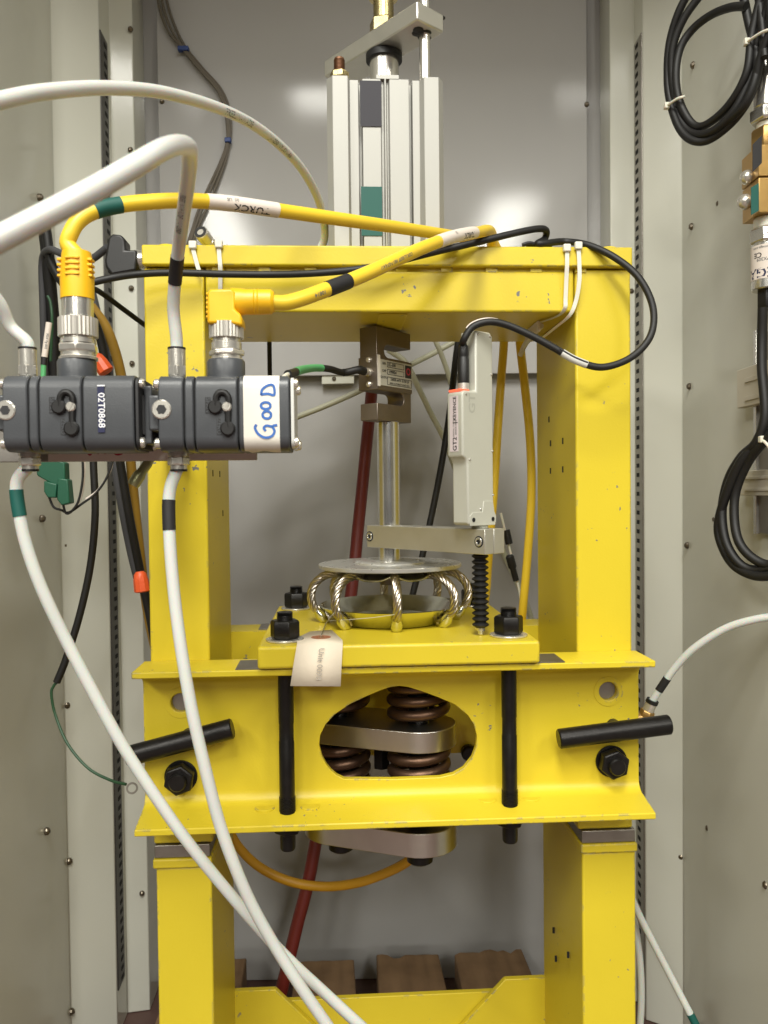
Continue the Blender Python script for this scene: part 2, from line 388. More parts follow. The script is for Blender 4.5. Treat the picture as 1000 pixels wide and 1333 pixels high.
# ================================================================== press bed of two channels
bd = thing('press_bed', (.0585, .086, .468), 'yellow bed of two steel channels bolted across the uprights with a rounded window cut out', 'press bed')
def chan_prof(y_web, sgn):
    a = [(0, .468), (-.054, .468), (-.055, .4685), (-.055, .4735), (-.054, .4745)]
    for k in range(7):
        t = math.radians(90 * k / 6); a.append((-.008 - .013 * (1 - math.sin(t)), .481 + .013 * (1 - math.cos(t))))
    b = [(y, 1.096 - z) for y, z in reversed(a)]
    return [(y_web + sgn * y, z) for y, z in a + b]
def channel(x0, x1, yw, sgn): return MB().prism([(x0, y, z) for y, z in chan_prof(yw, sgn)], X * (x1 - x0))
ch = channel(-.201, .3150, 0, 1).build('channel', 'yellow_paint', bd)
cut = MB(); sl = [(448, 1014), (510, 1014.5), (573, 1012), (590, 1008), (604, 1000), (615, 986), (620, 972), (621, 958), (617, 943), (609, 931), (592, 917), (570, 907.5), (548, 899.5), (532, 894.5), (520, 893), (508, 894.5), (495, 899), (477, 906.5), (455, 917), (436, 930), (424, 943), (417, 957), (415.5, 970), (419, 984), (424.5, 995), (431, 1003), (438.5, 1009.5)]
cut.prism([P(x, y, -.008) - Y * .03 for x, y in sl], Y * .09)
for x, y in ((235, 915), (792, 900)):
    p = P(x, y, -.008); cut.cyl((p.x, -.04, p.z), (p.x, .02, p.z), .0098, 28)
co = cut.build('cut', 'yellow_paint'); md = ch.modifiers.new('b', 'BOOLEAN'); md.object = co; md.operation = 'DIFFERENCE'; md.solver = 'EXACT'
bpy.context.view_layer.update(); dg = bpy.context.evaluated_depsgraph_get(); nm = bpy.data.meshes.new_from_object(ch.evaluated_get(dg)); ch.modifiers.clear()
ch.data = nm; bpy.data.objects.remove(co)
nm.polygons.foreach_set('use_smooth', [True] * len(nm.polygons)); nm.set_sharp_from_angle(angle=math.radians(32))
bv = ch.modifiers.new('bevel', 'BEVEL'); bv.width = .0007; bv.segments = 2; bv.limit_method = 'ANGLE'; bv.angle_limit = math.radians(55)
channel(-.201, .3150, DP + .0005, -1).build('channel', 'yellow_paint', bd)
for x, y in ((235, 915), (792, 900)):
    p = P(x, y, -.008); MB().cyl((p.x, -.0012, p.z), (p.x, -.0004, p.z), .0095, 24).build('hole_bottom', 'cut_steel', bd)
    MB().ring((p.x, -.0087, p.z), Y, .0105, .0158, .0009, 36).build('boss_ring', 'yellow_paint', bd, .0003)
for x, y in ((235, 1012), (797, 992)):
    p = P(x, y, -.012)
    bo = MB().ring((p.x, -.0105, p.z), Y, .007, .0168, .0022, 32).build('washer', 'black_oxide', bd, .0005)
    MB().nut((p.x, -.0108, p.z), -Y, .0158, .0135, .35).build('nut', 'black_oxide', bo, .0008)
    MB().lathe((p.x, -.024, p.z), -Y, [(.0088, 0), (.0088, .006), (.0076, .0075)], 20).build('bolt_end', 'black_oxide', bo)
for x, y in ((345, 1053), (404, 1051), (634, 1042), (691, 1040)):
    p = PZ(x, y, .479); MB().lathe((p.x, p.y, .4770), Z, [(.0105, 0), (.0105, .0034), (.0095, .0042)], 20).build('weld_plug', 'yellow_paint', bd)
p = P(611, 981, .165); MB().lathe((p.x, .1725, p.z), -Y, [(.010, 0), (.010, .008), (.008, .011)], 16).build('bolt_head', 'black_oxide', bd)
for a, b, lab in (((165, 985), (303, 948), 'black steel T-handle pin crossed by two white tubes'), ((727, 962), (872, 943), 'black steel T-handle pin whose end overhangs the bed beside a tube fitting')):
    A, B = P(*a, -.030), P(*b, -.030); t = thing('locking_pin', (A + B) / 2, lab, 'pin', 'T-handle pins of the bed')
    MB().ccyl(A, B, .0102, .0012, 28).build('handle', 'black_oxide', t)
    c = A.lerp(B, .55); MB().cyl((c.x, -.031, c.z), (c.x, -.0084, c.z), .0070, 20).build('stem', 'black_oxide', t)

# ================================================================== mounting plate with studs
ZP = .6516
mp = thing('mounting_plate', (.0585, .08, .6285), 'thick yellow square plate held on the bed by four black studs', 'plate')
MB().box(-.0795, .197, -.0610, .2265, .6294, ZP).build('plate', 'yellow_paint', mp, .003, 3)
for y0, y1 in ((-.054, -.012), (.180, .2265)):
    MB().box(-.1015, .2235, y0, y1, .6283, .6292).build('shim_strip', 'cut_steel', mp)
for sx in (-.0545, .1720):
    for sy in (-.030, .196):
        st = MB().lathe((sx, sy, .440), Z, [(.0068, 0), (.0078, .002), (.0078, .110), (.0074, .111), (.0074, .128), (.0078, .129), (.0078, .236), (.0068, .2385)], 20).build('stud', 'black_oxide', mp)
        MB().ring((sx, sy, ZP + .0002), Z, .008, .0192, .0022, 32).build('washer', 'nickel', st, .0005)
        MB().nut((sx, sy, ZP + .0026), Z, .0152, .0185, random.random()).build('nut', 'black_oxide', st, .0008)
        b = MB()
        for k in range(6): b.lathe((sx, sy, ZP + .0215 + k * .0013), Z, [(.0072, 0), (.0083, .00055), (.0072, .0011)], 20)
        b.build('thread', 'black_oxide', st); b = MB()
        for k in range(14): b.lathe((sx, sy, .4750 + k * .0014), Z, [(.0074, 0), (.0084, .0006), (.0074, .0012)], 20)
        b.build('thread', 'black_oxide', st)
        MB().nut((sx, sy, .4678), -Z, .0140, .010, random.random()).build('nut', 'black_oxide', st, .0006)

# ================================================================== spring stack under the plate
ss = thing('spring_stack', (.045, .085, .383), 'bronze coil springs clamped between aluminium link bars inside the bed window', 'spring stack')
SA, SB = V((.0868, .050, 0)), V((-.0010, .089, 0))
def link(z0, z1):
    d = (SB - SA).normalized(); n_ = V((-d.y, d.x, 0)); poly = []
    a0 = math.atan2(n_.y, n_.x)
    for k in range(17): t = a0 + math.pi * k / 16; poly.append(SA + V((math.cos(t), math.sin(t), 0)) * .0415)
    for k in range(17): t = a0 + math.pi + math.pi * k / 16; poly.append(SB + V((math.cos(t), math.sin(t), 0)) * .0415)
    # keep the end caps outward
    c = (SA + SB) / 2; poly.sort(key=lambda q: math.atan2(q.y - c.y, q.x - c.x))
    return MB().prism([q + Z * z0 for q in poly], Z * (z1 - z0)).build('link_bar', 'link_steel', ss, .0008)
link(.5205, .5435); link(.4080, .4345)
for S in (SA, SB):
    MB().cyl(S + Z * .400, S + Z * .628, .0115, 20).build('guide_rod', 'black_oxide', ss)
    MB().lathe(S + Z * .4080, -Z, [(.0145, 0), (.0145, .020), (.011, .0225)], 20).build('bolt_head', 'black_oxide', ss)
    for z0, z1 in ((.4345, .5205), (.5435, .6285)):
        r = .0058; n = max(2, round((z1 - z0) / .0168)); path = []
        for k in range(n * 26 + 1):
            t = k / (n * 26); a = 2 * math.pi * n * t + .8; path.append(S + V((math.cos(a) * .0300, math.sin(a) * .0300, z0 + r + (z1 - z0 - 2 * r) * t)))
        MB().tube(path, r, 12).build('spring', 'spring_bronze', ss)
q = P(497, 992, .09); MB().cyl(q - Z * .006, q + Z * .02, .010, 6).build('bolt_head', 'black_oxide', ss)

# ================================================================== wire rope isolator
IC = V((.0588, .084, ZP)); iso = thing('wire_rope_isolator', IC, 'round wire rope isolator with eight steel cable loops between disc and dish', 'isolator')
MB().lathe(IC + Z * .0004, Z, [(.0, 0), (.058, 0), (.062, .001), (.0795, .0175), (.0815, .0195), (.0800, .0200), (.0775, .0180), (.0605, .0030), (.0, .0028)], 64, 0, False).build('dish', 'zinc_dish', iso)
ZD = .7135
MB().lathe((IC.x, IC.y, ZD), Z, [(.0, 0), (.0800, 0), (.0815, .0008), (.0815, .0042), (.0807, .005), (.0, .005)], 96, 0, False).build('disc', 'disc_aluminium', iso)
MB().lathe((IC.x, IC.y, ZD + .005), Z, [(.040, 0), (.040, .0015), (.0375, .0026), (.0, .0026)], 48, 0, False).build('hub', 'disc_aluminium', iso)
b = MB(); nn = 96; vs = []; fs = []
for j, (r, zz) in enumerate(((.018, -.004), (.046, -.004), (.058, -.009), (.061, -.0095))):
    for k in range(nn):
        a = 2 * math.pi * k / nn; wv = .5 + .5 * math.cos(8 * (a - math.pi / 2)); off = .0055 * wv ** 2 if j > 0 else 0
        for zt in (0,): vs.append(IC + V((math.cos(a) * r, math.sin(a) * r, ZD - ZP + zz + off * (j / 3))))
for j in range(3):
    for k in range(nn): fs.append((j * nn + k, j * nn + (k + 1) % nn, (j + 1) * nn + (k + 1) % nn, (j + 1) * nn + k))
b.add(vs, fs); rt = b.build('retainer', 'zinc_dish', iso); so = rt.modifiers.new('s', 'SOLIDIFY'); so.thickness = .0018
MB().lathe((IC.x, IC.y, ZD - .0035), -Z, [(.0165, 0), (.0165, .008), (.0195, .0085), (.0195, .011), (.012, .0112), (.012, .016)], 32).build('hub_nut', 'screw_bronze', iso)
for k in range(8):
    a = -math.pi / 2 + k * math.pi / 4 + .02; rd = V((math.cos(a), math.sin(a), 0)); tg = V((-rd.y, rd.x, 0))
    def pr(r, z): return IC + rd * r + Z * z
    hz = ZD - ZP - .006
    path = smoothpath([pr(.044, hz - .001), pr(.058, hz + .0005), pr(.074, hz - .002), pr(.086, hz - .0115), pr(.0905, hz - .024), pr(.088, hz - .037), pr(.081, .0125), pr(.0745, .0075), pr(.069, .004)], 9)
    b = MB(); L = 0; st = [[] for _ in range(7)]
    for i, p_ in enumerate(path):
        t = (path[min(i + 1, len(path) - 1)] - path[max(i - 1, 0)]).normalized(); n1 = tg; n2 = t.cross(n1).normalized()
        if i: L += (p_ - path[i - 1]).length
        for j in range(6):
            th = L * 2 * math.pi / .045 + j * math.pi / 3; st[j].append(p_ + (n1 * math.cos(th) + n2 * math.sin(th)) * .0031)
        st[6].append(p_)
    for s_ in st: b.tube(s_, .00185, 8)
    ro_ = b.build('rope_loop', 'stranded_steel', iso)
    bu = MB().tube([pr(.084, .0150), pr(.0805, .0095), pr(.0760, .0045), pr(.071, .0022)], [.0045, .0066, .0064, .0035], 12).build('clip', 'zinc_dish', iso)
# ================================================================== shaft, clamp arm, displacement sensor
DV = V((.621, -.784, 0)); NV = V((-.784, -.621, 0)); RC = V((.0585, .086, 0)); PC = V((.1447, -.0225, 0))
sh = thing('shaft', RC + Z * .718, 'polished round steel shaft hanging from the load cell down to the disc', 'shaft')
MB().ccyl(RC + Z * .7211, RC + Z * .8795, .0127, .0008, 40).build('rod', 'shaft_steel', sh)
ZA0, ZA1 = P(633, 722, -.045).z, P(633, 689, -.045).z
arm = thing('clamp_arm', RC.lerp(PC, .5) + Z * ZA0, 'machined aluminium arm clamped on the shaft and holding the sensor', 'clamp arm')
c0 = RC - DV * .022; c1 = PC + DV * .020; cc = (c0 + c1) / 2 + Z * (ZA0 + ZA1) / 2
c1b = c1
MB().obox((c0 + c1) / 2 + Z * (ZA0 + ZA1) / 2 + NV * .0084, (DV, NV, Z), ((c1 - c0).length / 2, .0066, (ZA1 - ZA0) / 2)).build('bar', 'machined_aluminium', arm, .0006)
MB().obox((c0 + c1) / 2 + Z * (ZA0 + ZA1) / 2 - NV * .0068, (DV, NV, Z), ((c1 - c0).length / 2, .0080, (ZA1 - ZA0) / 2)).build('bar', 'machined_aluminium', arm, .0006)
for q in (RC - DV * .0170, PC + DV * .0120):
    q = q + NV * .0150 + Z * (ZA0 + ZA1) / 2
    MB().ring(q, NV, .0046, .0058, .0004, 28).build('counterbore', 'hole_black', arm)
    s_ = MB().ring(q, NV, .0024, .0046, .0012, 28).build('socket_screw', 'bright_steel', arm, .0003)
    MB().cyl(q, q + NV * .0005, .0026, 6).build('socket', 'hole_black', s_)
sn = thing('displacement_sensor', PC + Z * ZP, 'pale grey contact displacement sensor with label strip and black rubber bellows', 'sensor')
def SP(s_, t_, z): return PC + DV * s_ - NV * t_ + Z * z
zb_, zl0, zl1, ztop = P(612, 684, -.045).z, P(604, 594, -.05).z, P(604, 508, -.05).z, P(632, 432, -.03).z
prof = [(-.029, zb_ + .003), (-.027, zb_), (.009, zb_), (.010, zb_ + .002), (.010, ztop - .004), (.006, ztop), (-.0155, ztop), (-.0155, zl1), (-.033, zl1), (-.036, zl1 - .003), (-.036, zl0 + .002), (-.035, zl0), (-.0315, zl0 - .002), (-.0297, zl0 - .005), (-.029, zl0 - .009)]
MB().prism([SP(-.0105, t_, z) for t_, z in prof], DV * .021).build('housing', 'sensor_grey', sn, .0019, 3)
# foot block and collar
MB().prism([SP(.0103, t_, z) for t_, z in ((-.0265, zb_ - .0005), (.0110, zb_ - .0005), (.0125, zb_ + .004), (.0125, zb_ + .009), (.010, zb_ + .013), (.008, zb_ + .024), (-.006, zb_ + .024), (-.008, zb_ + .013), (-.022, zb_ + .013), (-.0270, zb_ + .009))], DV * .0008).build('foot_cover', 'sensor_grey', sn, .0003)
for t_ in (-.0215, .0075):
    MB().cyl(SP(.0112, t_, zb_ + .0055), SP(.0116, t_, zb_ + .0055), .0022, 16).build('screw_hole', 'hole_black', sn)
MB().cyl(SP(0, 0, ZA1 + .0002), SP(0, 0, zb_ + .002), .0085, 24).build('collar', 'sensor_grey', sn)
for t_, z in ((-.0305, zl1 - .0035), (-.0120, ztop - .004), (.0055, ztop - .004), (.0075, (ztop + zl1) / 2 - .012), (.0080, zl0 + .006), (.0085, zb_ + .030), (-.0260, zl0 - .003), (-.0105, zb_ + .016)):
    MB().ball(SP(.0106, t_, z), .0013, .0013, .0013, 8).build('screw', 'bright_steel', sn)
zc = (zl0 + zl1) / 2
lb = MB().obox(SP(-.0008, -.0361, zc), (DV, NV, Z), (.0056, .0003, (zl1 - zl0) / 2 - .005)).build('label_strip', 'sensor_label', sn)
def ltx(s, size, z, st=1., dx=0, m='ink_black'): text(s, size, SP(dx, -.03655, z), Z, -DV, m, lb, 'lettering', st)
ltx('KEYENCE', .0056, zl1 - .0175, 1.0, .0008); ltx('|', .007, zl1 - .0315, 1, .0008); ltx('GT2', .0072, zl0 + .0125, 1.05, .0008)
ltx('DIGITAL CONTACT', .0026, zl0 + .0300, .9, -.0008, 'ink_faint'); ltx('SENSOR HEAD', .0026, zl0 + .0290, .9, .0022, 'ink_faint')
text('GT', .0130, SP(.01068, -.0215, zc + .020), Z, NV, 'sensor_emboss', sn, 'embossed_mark', 1.15)
MB().obox(SP(-.0008, -.0285, zl1 + .0006), (DV, NV, Z), (.0085, .0062, .0012)).build('lamp', 'red_lamp', sn, .0006)
kc = SP(0, -.0225, zl1)
MB().ring(kc, Z, .0015, .0058, .0085, 28).build('connector_ring', 'knurled_nickel', sn, .0004)
MB().lathe(kc + Z * .0085, Z, [(.0056, 0), (.0058, .002), (.0058, .024), (.0052, .025), (.0052, .027), (.0055, .028), (.0050, .036), (.0040, .038)], 24).build('connector_boot', 'black_plastic', sn)
b = MB(); prof = []
zt_, z0_ = ZA0 - .0005, P(625, 817, -.0225).z; nb = 13
prof.append((.006, 0))
for k in range(nb):
    h = (z0_ - zt_) * -1 * (k / nb); dh = (zt_ - z0_) / nb
    prof += [(.0056, k * dh), (.0086, (k + .35) * dh), (.0086, (k + .55) * dh), (.0056, (k + .9) * dh)]
MB().lathe(PC + Z * zt_, -Z, prof, 28).build('bellows', 'black_rubber', sn)
MB().lathe(PC + Z * z0_, -Z, [(.0048, 0), (.0048, .003), (.0030, .0032), (.0030, z0_ - ZP - .0012), (.0016, z0_ - ZP)], 20).build('contact_tip', 'bright_steel', sn)

# ================================================================== S-beam load cell
TH = math.radians(50); E1 = V((math.cos(TH), math.sin(TH), 0)); E2 = V((-math.sin(TH), math.cos(TH), 0)); LW, LT = .065, .0240; LC = V((.0567, .086, 0)); LZ, LH = .8795, .1035
lc = thing('load_cell', LC + Z * LZ, 'bronze coloured S-shaped load cell with a rating plate under the top beam', 'load cell')
K0 = LC - E1 * LW / 2 - E2 * LT / 2 + Z * LZ
def KP(s_, z): return K0 + E1 * s_ + Z * z
sp_ = [(0, 0), (LW, 0), (LW, .0705)]
for k in range(7): a = -math.pi / 2 - math.pi * k / 6; sp_.append((.021 + .0072 * math.cos(a), .0777 + .0072 * math.sin(a)))
sp_ += [(LW, .0849), (LW, LH), (0, LH), (0, .0330)]
for k in range(7): a = math.pi / 2 - math.pi * k / 6; sp_.append((LW - .021 + .0072 * math.cos(a), .0258 + .0072 * math.sin(a)))
sp_ += [(0, .0186)]
MB().prism([KP(s_, z) for s_, z in sp_], E2 * LT).build('body', 'load_cell_nickel', lc, .0007)
MB().prism([KP(s_, z) - E2 * .0012 for s_, z in ((-.0012, .0335), (LW + .0006, .0335), (LW + .0006, .0700), (-.0012, .0700))], E2 * (LT + .0024)).build('cover', 'load_cell_nickel', lc, .0005)
pl = MB().prism([KP(s_, z) - E2 * .0017 for s_, z in ((.004, .0385), (LW - .001, .0385), (LW - .001, .0672), (.004, .0672))], E2 * .0006).build('rating_plate', 'label_silver', lc)
MB().prism([KP(s_, z) - E2 * .0016 for s_, z in ((-.0006, .0372), (.004, .0372), (.004, .0715), (-.0006, .0715))], E2 * .0006).build('tape_edge', 'tape_white', lc)
def rect(s0, s1, z0, z1, m, wd=.0005):
    b = MB()
    for a, c, e, g in ((s0, s1, z0, z0 + wd), (s0, s1, z1 - wd, z1), (s0, s0 + wd, z0, z1), (s1 - wd, s1, z0, z1)):
        b.prism([KP(s_, z) - E2 * .0020 for s_, z in ((a, e), (c, e), (c, g), (a, g))], E2 * .0002)
    return b.build('print_frame', m, pl)
def ktx(s, size, s_, z, st=1., m='ink_black'): text(s, size, KP(s_, z) - E2 * .0021, E1, Z, m, pl, 'lettering', st)
rect(.0165, .0485, .0595, .0655, 'ink_black'); rect(.0165, .0485, .0515, .0575, 'ink_black'); rect(.0165, .0630, .0400, .0490, 'ink_black')
ktx('S/N', .004, .0105, .0630); ktx('CAP', .004, .0105, .0548); ktx('OUTPUT', .0035, .0108, .0475)
ktx('XL-500', .0048, .0250, .0625); ktx('199924', .0048, .0265, .0545); ktx('3.0028 mV/V  0.750 LB', .0042, .0400, .0465, .9); ktx('HIGH ACCURACY LOAD CELL', .0030, .0400, .0420, .95)
MB().prism([KP(s_, z) - E2 * .0020 for s_, z in ((.0510, .0510), (.0630, .0510), (.0630, .0655), (.0510, .0655))], E2 * .0003).build('emblem', 'ink_black', pl)
b = MB().ring(KP(.0570, .0585) - E2 * .0021, -E2, .0026, .0042, .0001, 20); b.build('emblem_ring', 'ink_red', pl)
gl = KP(-.0012, .0530) + E2 * LT * .42
gd = MB().lathe(gl, -E1, [(.0046, 0), (.0046, .002), (.0036, .0022), (.0036, .006), (.0046, .0062), (.0046, .009), (.003, .0095)], 20).build('cable_gland', 'nickel', lc)
for dz in (-.0135, .0135):
    MB().lathe(gl + Z * dz - E1 * 0, -E1, [(.0034, 0), (.0032, .002), (.0018, .0032)], 16).build('screw', 'nickel', lc)
MB().cyl(LC + Z * (LZ + LH), LC + Z * (ZB - .0031), .010, 24).build('stud', 'cut_steel', lc)
# its lead with a green sleeve running to the transducer
g0 = gl - E1 * .008
lp = Path([g0, g0 - E1 * .012 + Z * .0004, P(447, 485, .04), P(430, 480.5, .02), P(412, 479, .0), P(395, 481, -.08), P(380, 486, -.16), P(372, 489, -.2), P(360, 500, -.22)], 8)
ld = thing('sensor_lead', P(430, 485, .02), 'black lead with light green sleeve plugged into the load cell', 'lead')
MB().tube(lp.p, .0018, 10).build('wire', 'nylon_tie', ld)
a = lp.near(446, 485); e_ = lp.near(385, 485); MB().tube(lp.sub(lp.near(470, 488) - .001 if False else .001, a), [.0046] * 6 + [.0042] * 8, 14).build('boot', 'black_rubber', ld)
b_ = lp.near(418, 480); MB().tube(lp.sub(a, b_), .0036, 14).build('sheath', 'black_rubber', ld)
MB().tube(lp.sub(b_, e_), .0039, 14).build('sleeve', 'sheath_green', ld)
MB().tube(lp.sub(e_, lp.near(375, 488)), .0036, 14).build('sheath', 'black_rubber', ld)

# ================================================================== pneumatic cylinder on the beam
YF = .0245; CZ0, CZ1 = ZT1 + .0002, P(500, 99, YF).z
pc = thing('pneumatic_cylinder', (.059, .086, CZ0), 'grooved aluminium pneumatic cylinder standing on the top beam with tape labels', 'cylinder')
pf = [(426.5, .009), (434, 0), (454, 0), (456.5, .009), (468, .009), (468.6, .020), (472.4, .020), (473, .006), (497, .006), (498, .010), (501, .010), (502, .005), (504, .005), (505, .010), (507, .010), (508.5, .006), (534, .006), (534.6, .019), (538, .019), (538.6, .008), (548, .008), (553, 0), (572, 0), (579, .009)]
fx = [(P(x, 210, YF).x, YF + d) for x, d in pf]; x0, x1 = fx[0][0], fx[-1][0]
bk = [(x1, YF + .115), (x1 - .006, YF + .123), (x0 + .006, YF + .123), (x0, YF + .115)]
MB().prism([(x, y, CZ0) for x, y in fx + bk], Z * (CZ1 - CZ0)).build('barrel', 'anodised_aluminium', pc, .0004, 1)
def tp(name, m, x0_, x1_, y0_, y1_, d):
    a = P(x0_, y0_, YF + d); c = P(x1_, y1_, YF + d); MB().box(a.x, c.x, YF + d - .0006, YF + d - .0001, c.z, a.z).build(name, m, pc)
tp('tape_label', 'tape_charcoal', 468.5, 497, 105, 165, .0055); tp('tape_label', 'tape_green', 470, 498, 243, 307, .0055)
MB().cyl((.0585, .086, CZ1), (.0585, .086, 1.2942), .0165, 40).build('piston_rod', 'bright_steel', pc)
MB().ring((.0585, .086, 1.2870), Z, .0166, .0205, .0070, 40).build('wiper_seal', 'black_rubber', pc)
q = P(442, 95, YF + .008); ts = MB().cyl((q.x, YF + .010, CZ1), (q.x, YF + .010, CZ1 + .0225), .0053, 20).build('tie_rod', 'rusty_stud', pc)
b = MB()
for k in range(9): b.lathe((q.x, YF + .010, CZ1 + .0085 + k * .0014), Z, [(.0050, 0), (.0060, .0006), (.0050, .0012)], 16)
b.build('thread', 'rusty_stud', ts); MB().nut((q.x, YF + .010, CZ1), Z, .0105, .0080, .3).build('nut', 'zinc_yellow', ts, .0006)
GB = RC + DV * .060 - NV * .0055
MB().cyl(GB + Z * CZ1, GB + Z * 1.372, .0060, 24).build('guide_rod', 'bright_steel', pc)
MB().box(.0465, .0705, .030, .060, CZ1, CZ1 + .004).build('port_plate', 'anodised_aluminium', pc)
MB().box(.085, .1, .09, .11, CZ1, CZ1 + .008).build('magnet_block', 'ink_red', pc)
gb = thing('guide_bar', RC + Z * 1.2947, 'aluminium guide bar clamped on the cylinder rod above the grooved barrel', 'guide bar')
c0 = RC - DV * .085; c1 = RC + DV * .075
MB().obox((c0 + c1) / 2 + Z * 1.30445, (DV, NV, Z), ((c1 - c0).length / 2, .020, .00975)).build('bar', 'machined_aluminium', gb, .0018)
b = MB()
for i in range(6): b.ball(GB + V((random.uniform(-.009, .009), random.uniform(-.009, .009), 1.2945)), .006, .007, .0016, 8)
b.build('grease', 'black_rubber', gb)
MB().nut(RC + Z * 1.3143, Z, .0165, .018, .2).build('nut', 'zinc_yellow', gb, .0008)
MB().lathe(RC + Z * 1.3325, Z, [(.0115, 0), (.0115, .024), (.0165, .0245), (.0165, .030), (.012, .0305), (.012, .034)], 32).build('coupling', 'zinc_yellow', gb)
MB().obox(GB + NV * -.010 + DV * .006 + Z * 1.3155, (DV, NV, Z), (.004, .012, .0012)).build('scuff_mark', 'black_rubber', gb)

# ================================================================== electro-pneumatic transducers
YI, HI = -.297, .0257; YC = YI + HI
def rsq(h, r, n=6, only=None):
    o = []
    for cx, cz, a0 in ((h - r, h - r, 0), (-h + r, h - r, 90), (-h + r, -h + r, 180), (h - r, -h + r, 270)):
        for k in range(n + 1): a = math.radians(a0 + 90 * k / n); o.append((cx + r * math.cos(a), cz + r * math.sin(a)))
    return o
def transducer(sh, label):
    def px(x): return P(x + sh, 537, YI).x
    zc = P(290 + sh, 537, YI).z
    c = V((px(290), YC, zc - HI)); t = thing('pressure_transducer', c, label, 'transducer', 'transducers on the bracket')
    def sec(name, a, b, h=HI, r=.0095, m='dark_grey_paint', bev=.0010):
        return MB().prism([(px(a), YC - y, zc + z) for y, z in rsq(h, r)], X * (px(b) - px(a))).build(name, m, t, bev, 2)
    sec('port_block', 206, 238.5); sec('core', 206.5, 376, HI - .0016, .009, 'hole_black', 0); sec('ring', 240.5, 252); sec('mid_body', 254, 309); sec('end_body', 311, 377)
    sec('end_plate', 378.5, 383, HI - .0015, .006, 'clear_strip' if sh == 0 else 'dark_recess', .0005)
    for dz in (-.0200, .0200):
        for dy in (-.0185, .0185):
            MB().lathe((px(383), YC + dy, zc + dz), X, [(.0036, 0), (.0036, .002), (.0024, .0028)], 12).build('bolt', 'nickel', t)
            MB().lathe((px(206), YC + dy, zc + dz), -X, [(.0036, 0), (.0036, .003), (.0024, .0042)], 12).build('bolt', 'nickel', t)
    MB().box(px(191), px(206.5), YC - .0215, YC + .02, zc - .0115, zc + .0125).build('port_boss', 'dark_grey_paint', t, .0015)
    # socket plug on the front
    q = V((px(210.5), YI, P(210, 533, YI).z)); pg = MB().lathe(q + Y * .001, -Y, [(.0066, 0), (.0066, .0014), (.0058, .0020)], 28).build('socket_plug', 'nickel', t)
    MB().cyl(q - Y * .0009, q - Y * .00125, .0034, 6).build('socket', 'dark_recess', pg)
    # adjustment caps on a strap, screw and markings
    def F(x, y, o=0): return P(x + sh, y, YI - o)
    st_ = MB().tube(smoothpath([F(281, 528, .001), F(281.5, 517, .0012), F(286, 511, .0014), F(293, 511.5, .0014), F(297.5, 518, .0014), F(297.5, 530, .0012), F(297, 545, .001), F(298, 556, .001)], 5), .0022, 10).build('cap_strap', 'black_rubber', t)
    for x, y, r in ((280.5, 530, .0048), (297, 558, .0050)):
        MB().lathe(F(x, y), -Y, [(r, 0), (r, .0022), (r * .8, .003)], 20).build('rubber_cap', 'black_rubber', t)
    s_ = MB().lathe(F(295.5, 529.5, .002), -Y, [(.0033, 0), (.0033, .0010), (.0025, .0017)], 20).build('slotted_screw', 'nickel', t)
    MB().obox(F(295.5, 529.5, .00372), (V((.5, 0, .87)), Y, V((.87, 0, -.5))), (.0030, .0001, .0003)).build('slot', 'cut_steel', s_)
    for x0, x1, y0, y1, tx in ((267, 274.5, 517, 538, 'SPAN'), (282, 288.5, 545, 566, 'ZERO')):
        a, c_ = F(x0, y0), F(x1, y1); fr_ = MB().box(a.x, c_.x, YI - .0003, YI + .001, c_.z, a.z).build('marking', 'dark_recess', t)
        text(tx, .0042, F((x0 + x1) / 2, (y0 + y1) / 2, .0005), -Z, X, 'dark_grey_paint', fr_)
    # top conduit boss and gland
    def T_(x, y): return P(x + sh, y, YC)
    bz = zc + HI
    MB().lathe((px(289) , YC, bz - .001), Z, [(.0135, 0), (.0132, .004), (.0132, T_(289, 470).z - bz), (.0124, T_(289, 469).z - bz + .001)], 36).build('conduit_boss', 'dark_grey_paint', t)
    # push-in tube fittings above and below
    tx_ = px(222)
    f0 = bz; f1 = T_(222, 455).z
    ft = MB().lathe((tx_, YC, f0), Z, [(.0056, 0), (.0056, .0016), (.0060, .002), (.0060, f1 - f0)], 28).build('tube_fitting', 'nickel', t)
    MB().nut((tx_, YC, f0 + .0022), Z, .0068, .0075, .2).build('hex', 'nickel', ft, .0004)
    MB().ring((tx_, YC, f1), Z, .0050, .0062, .0013, 28).build('release_ring', 'black_plastic', ft)
    f0 = zc - HI; f1 = T_(222, 611).z
    ft = MB().lathe((tx_, YC, f0), -Z, [(.0072, 0), (.0072, .0022), (.0062, .0024), (.0062, .0030), (.0058, .0032), (.0058, f0 - f1)], 28).build('tube_fitting', 'nickel', t)
    MB().nut((tx_, YC, f0 - .0026), -Z, .0078, .0062, .5).build('hex', 'nickel', ft, .0004)
    MB().ring((tx_, YC, f1), -Z, .0048, .0060, .0015, 28).build('release_ring', 'black_plastic', ft)
    return t, px, zc, F
tR, pxR, zR, FR = transducer(0, 'dark grey transducer wearing white tape marked GOOD in blue ink')
tL, pxL, zL, FL = transducer(-203, 'dark grey transducer carrying a small navy number strip')
MB().prism([P(x, y, YI + .012) for x, y in ((175.5, 506), (188, 516), (189, 566), (175.5, 560))], Y * .0012).build('name_plate', 'dark_recess', tL)
MB().box(pxL(384), pxR(192), YC - .012, YC + .02, zR - .02, zR + .02).build('coupling_block', 'dark_grey_paint', tL, .001)
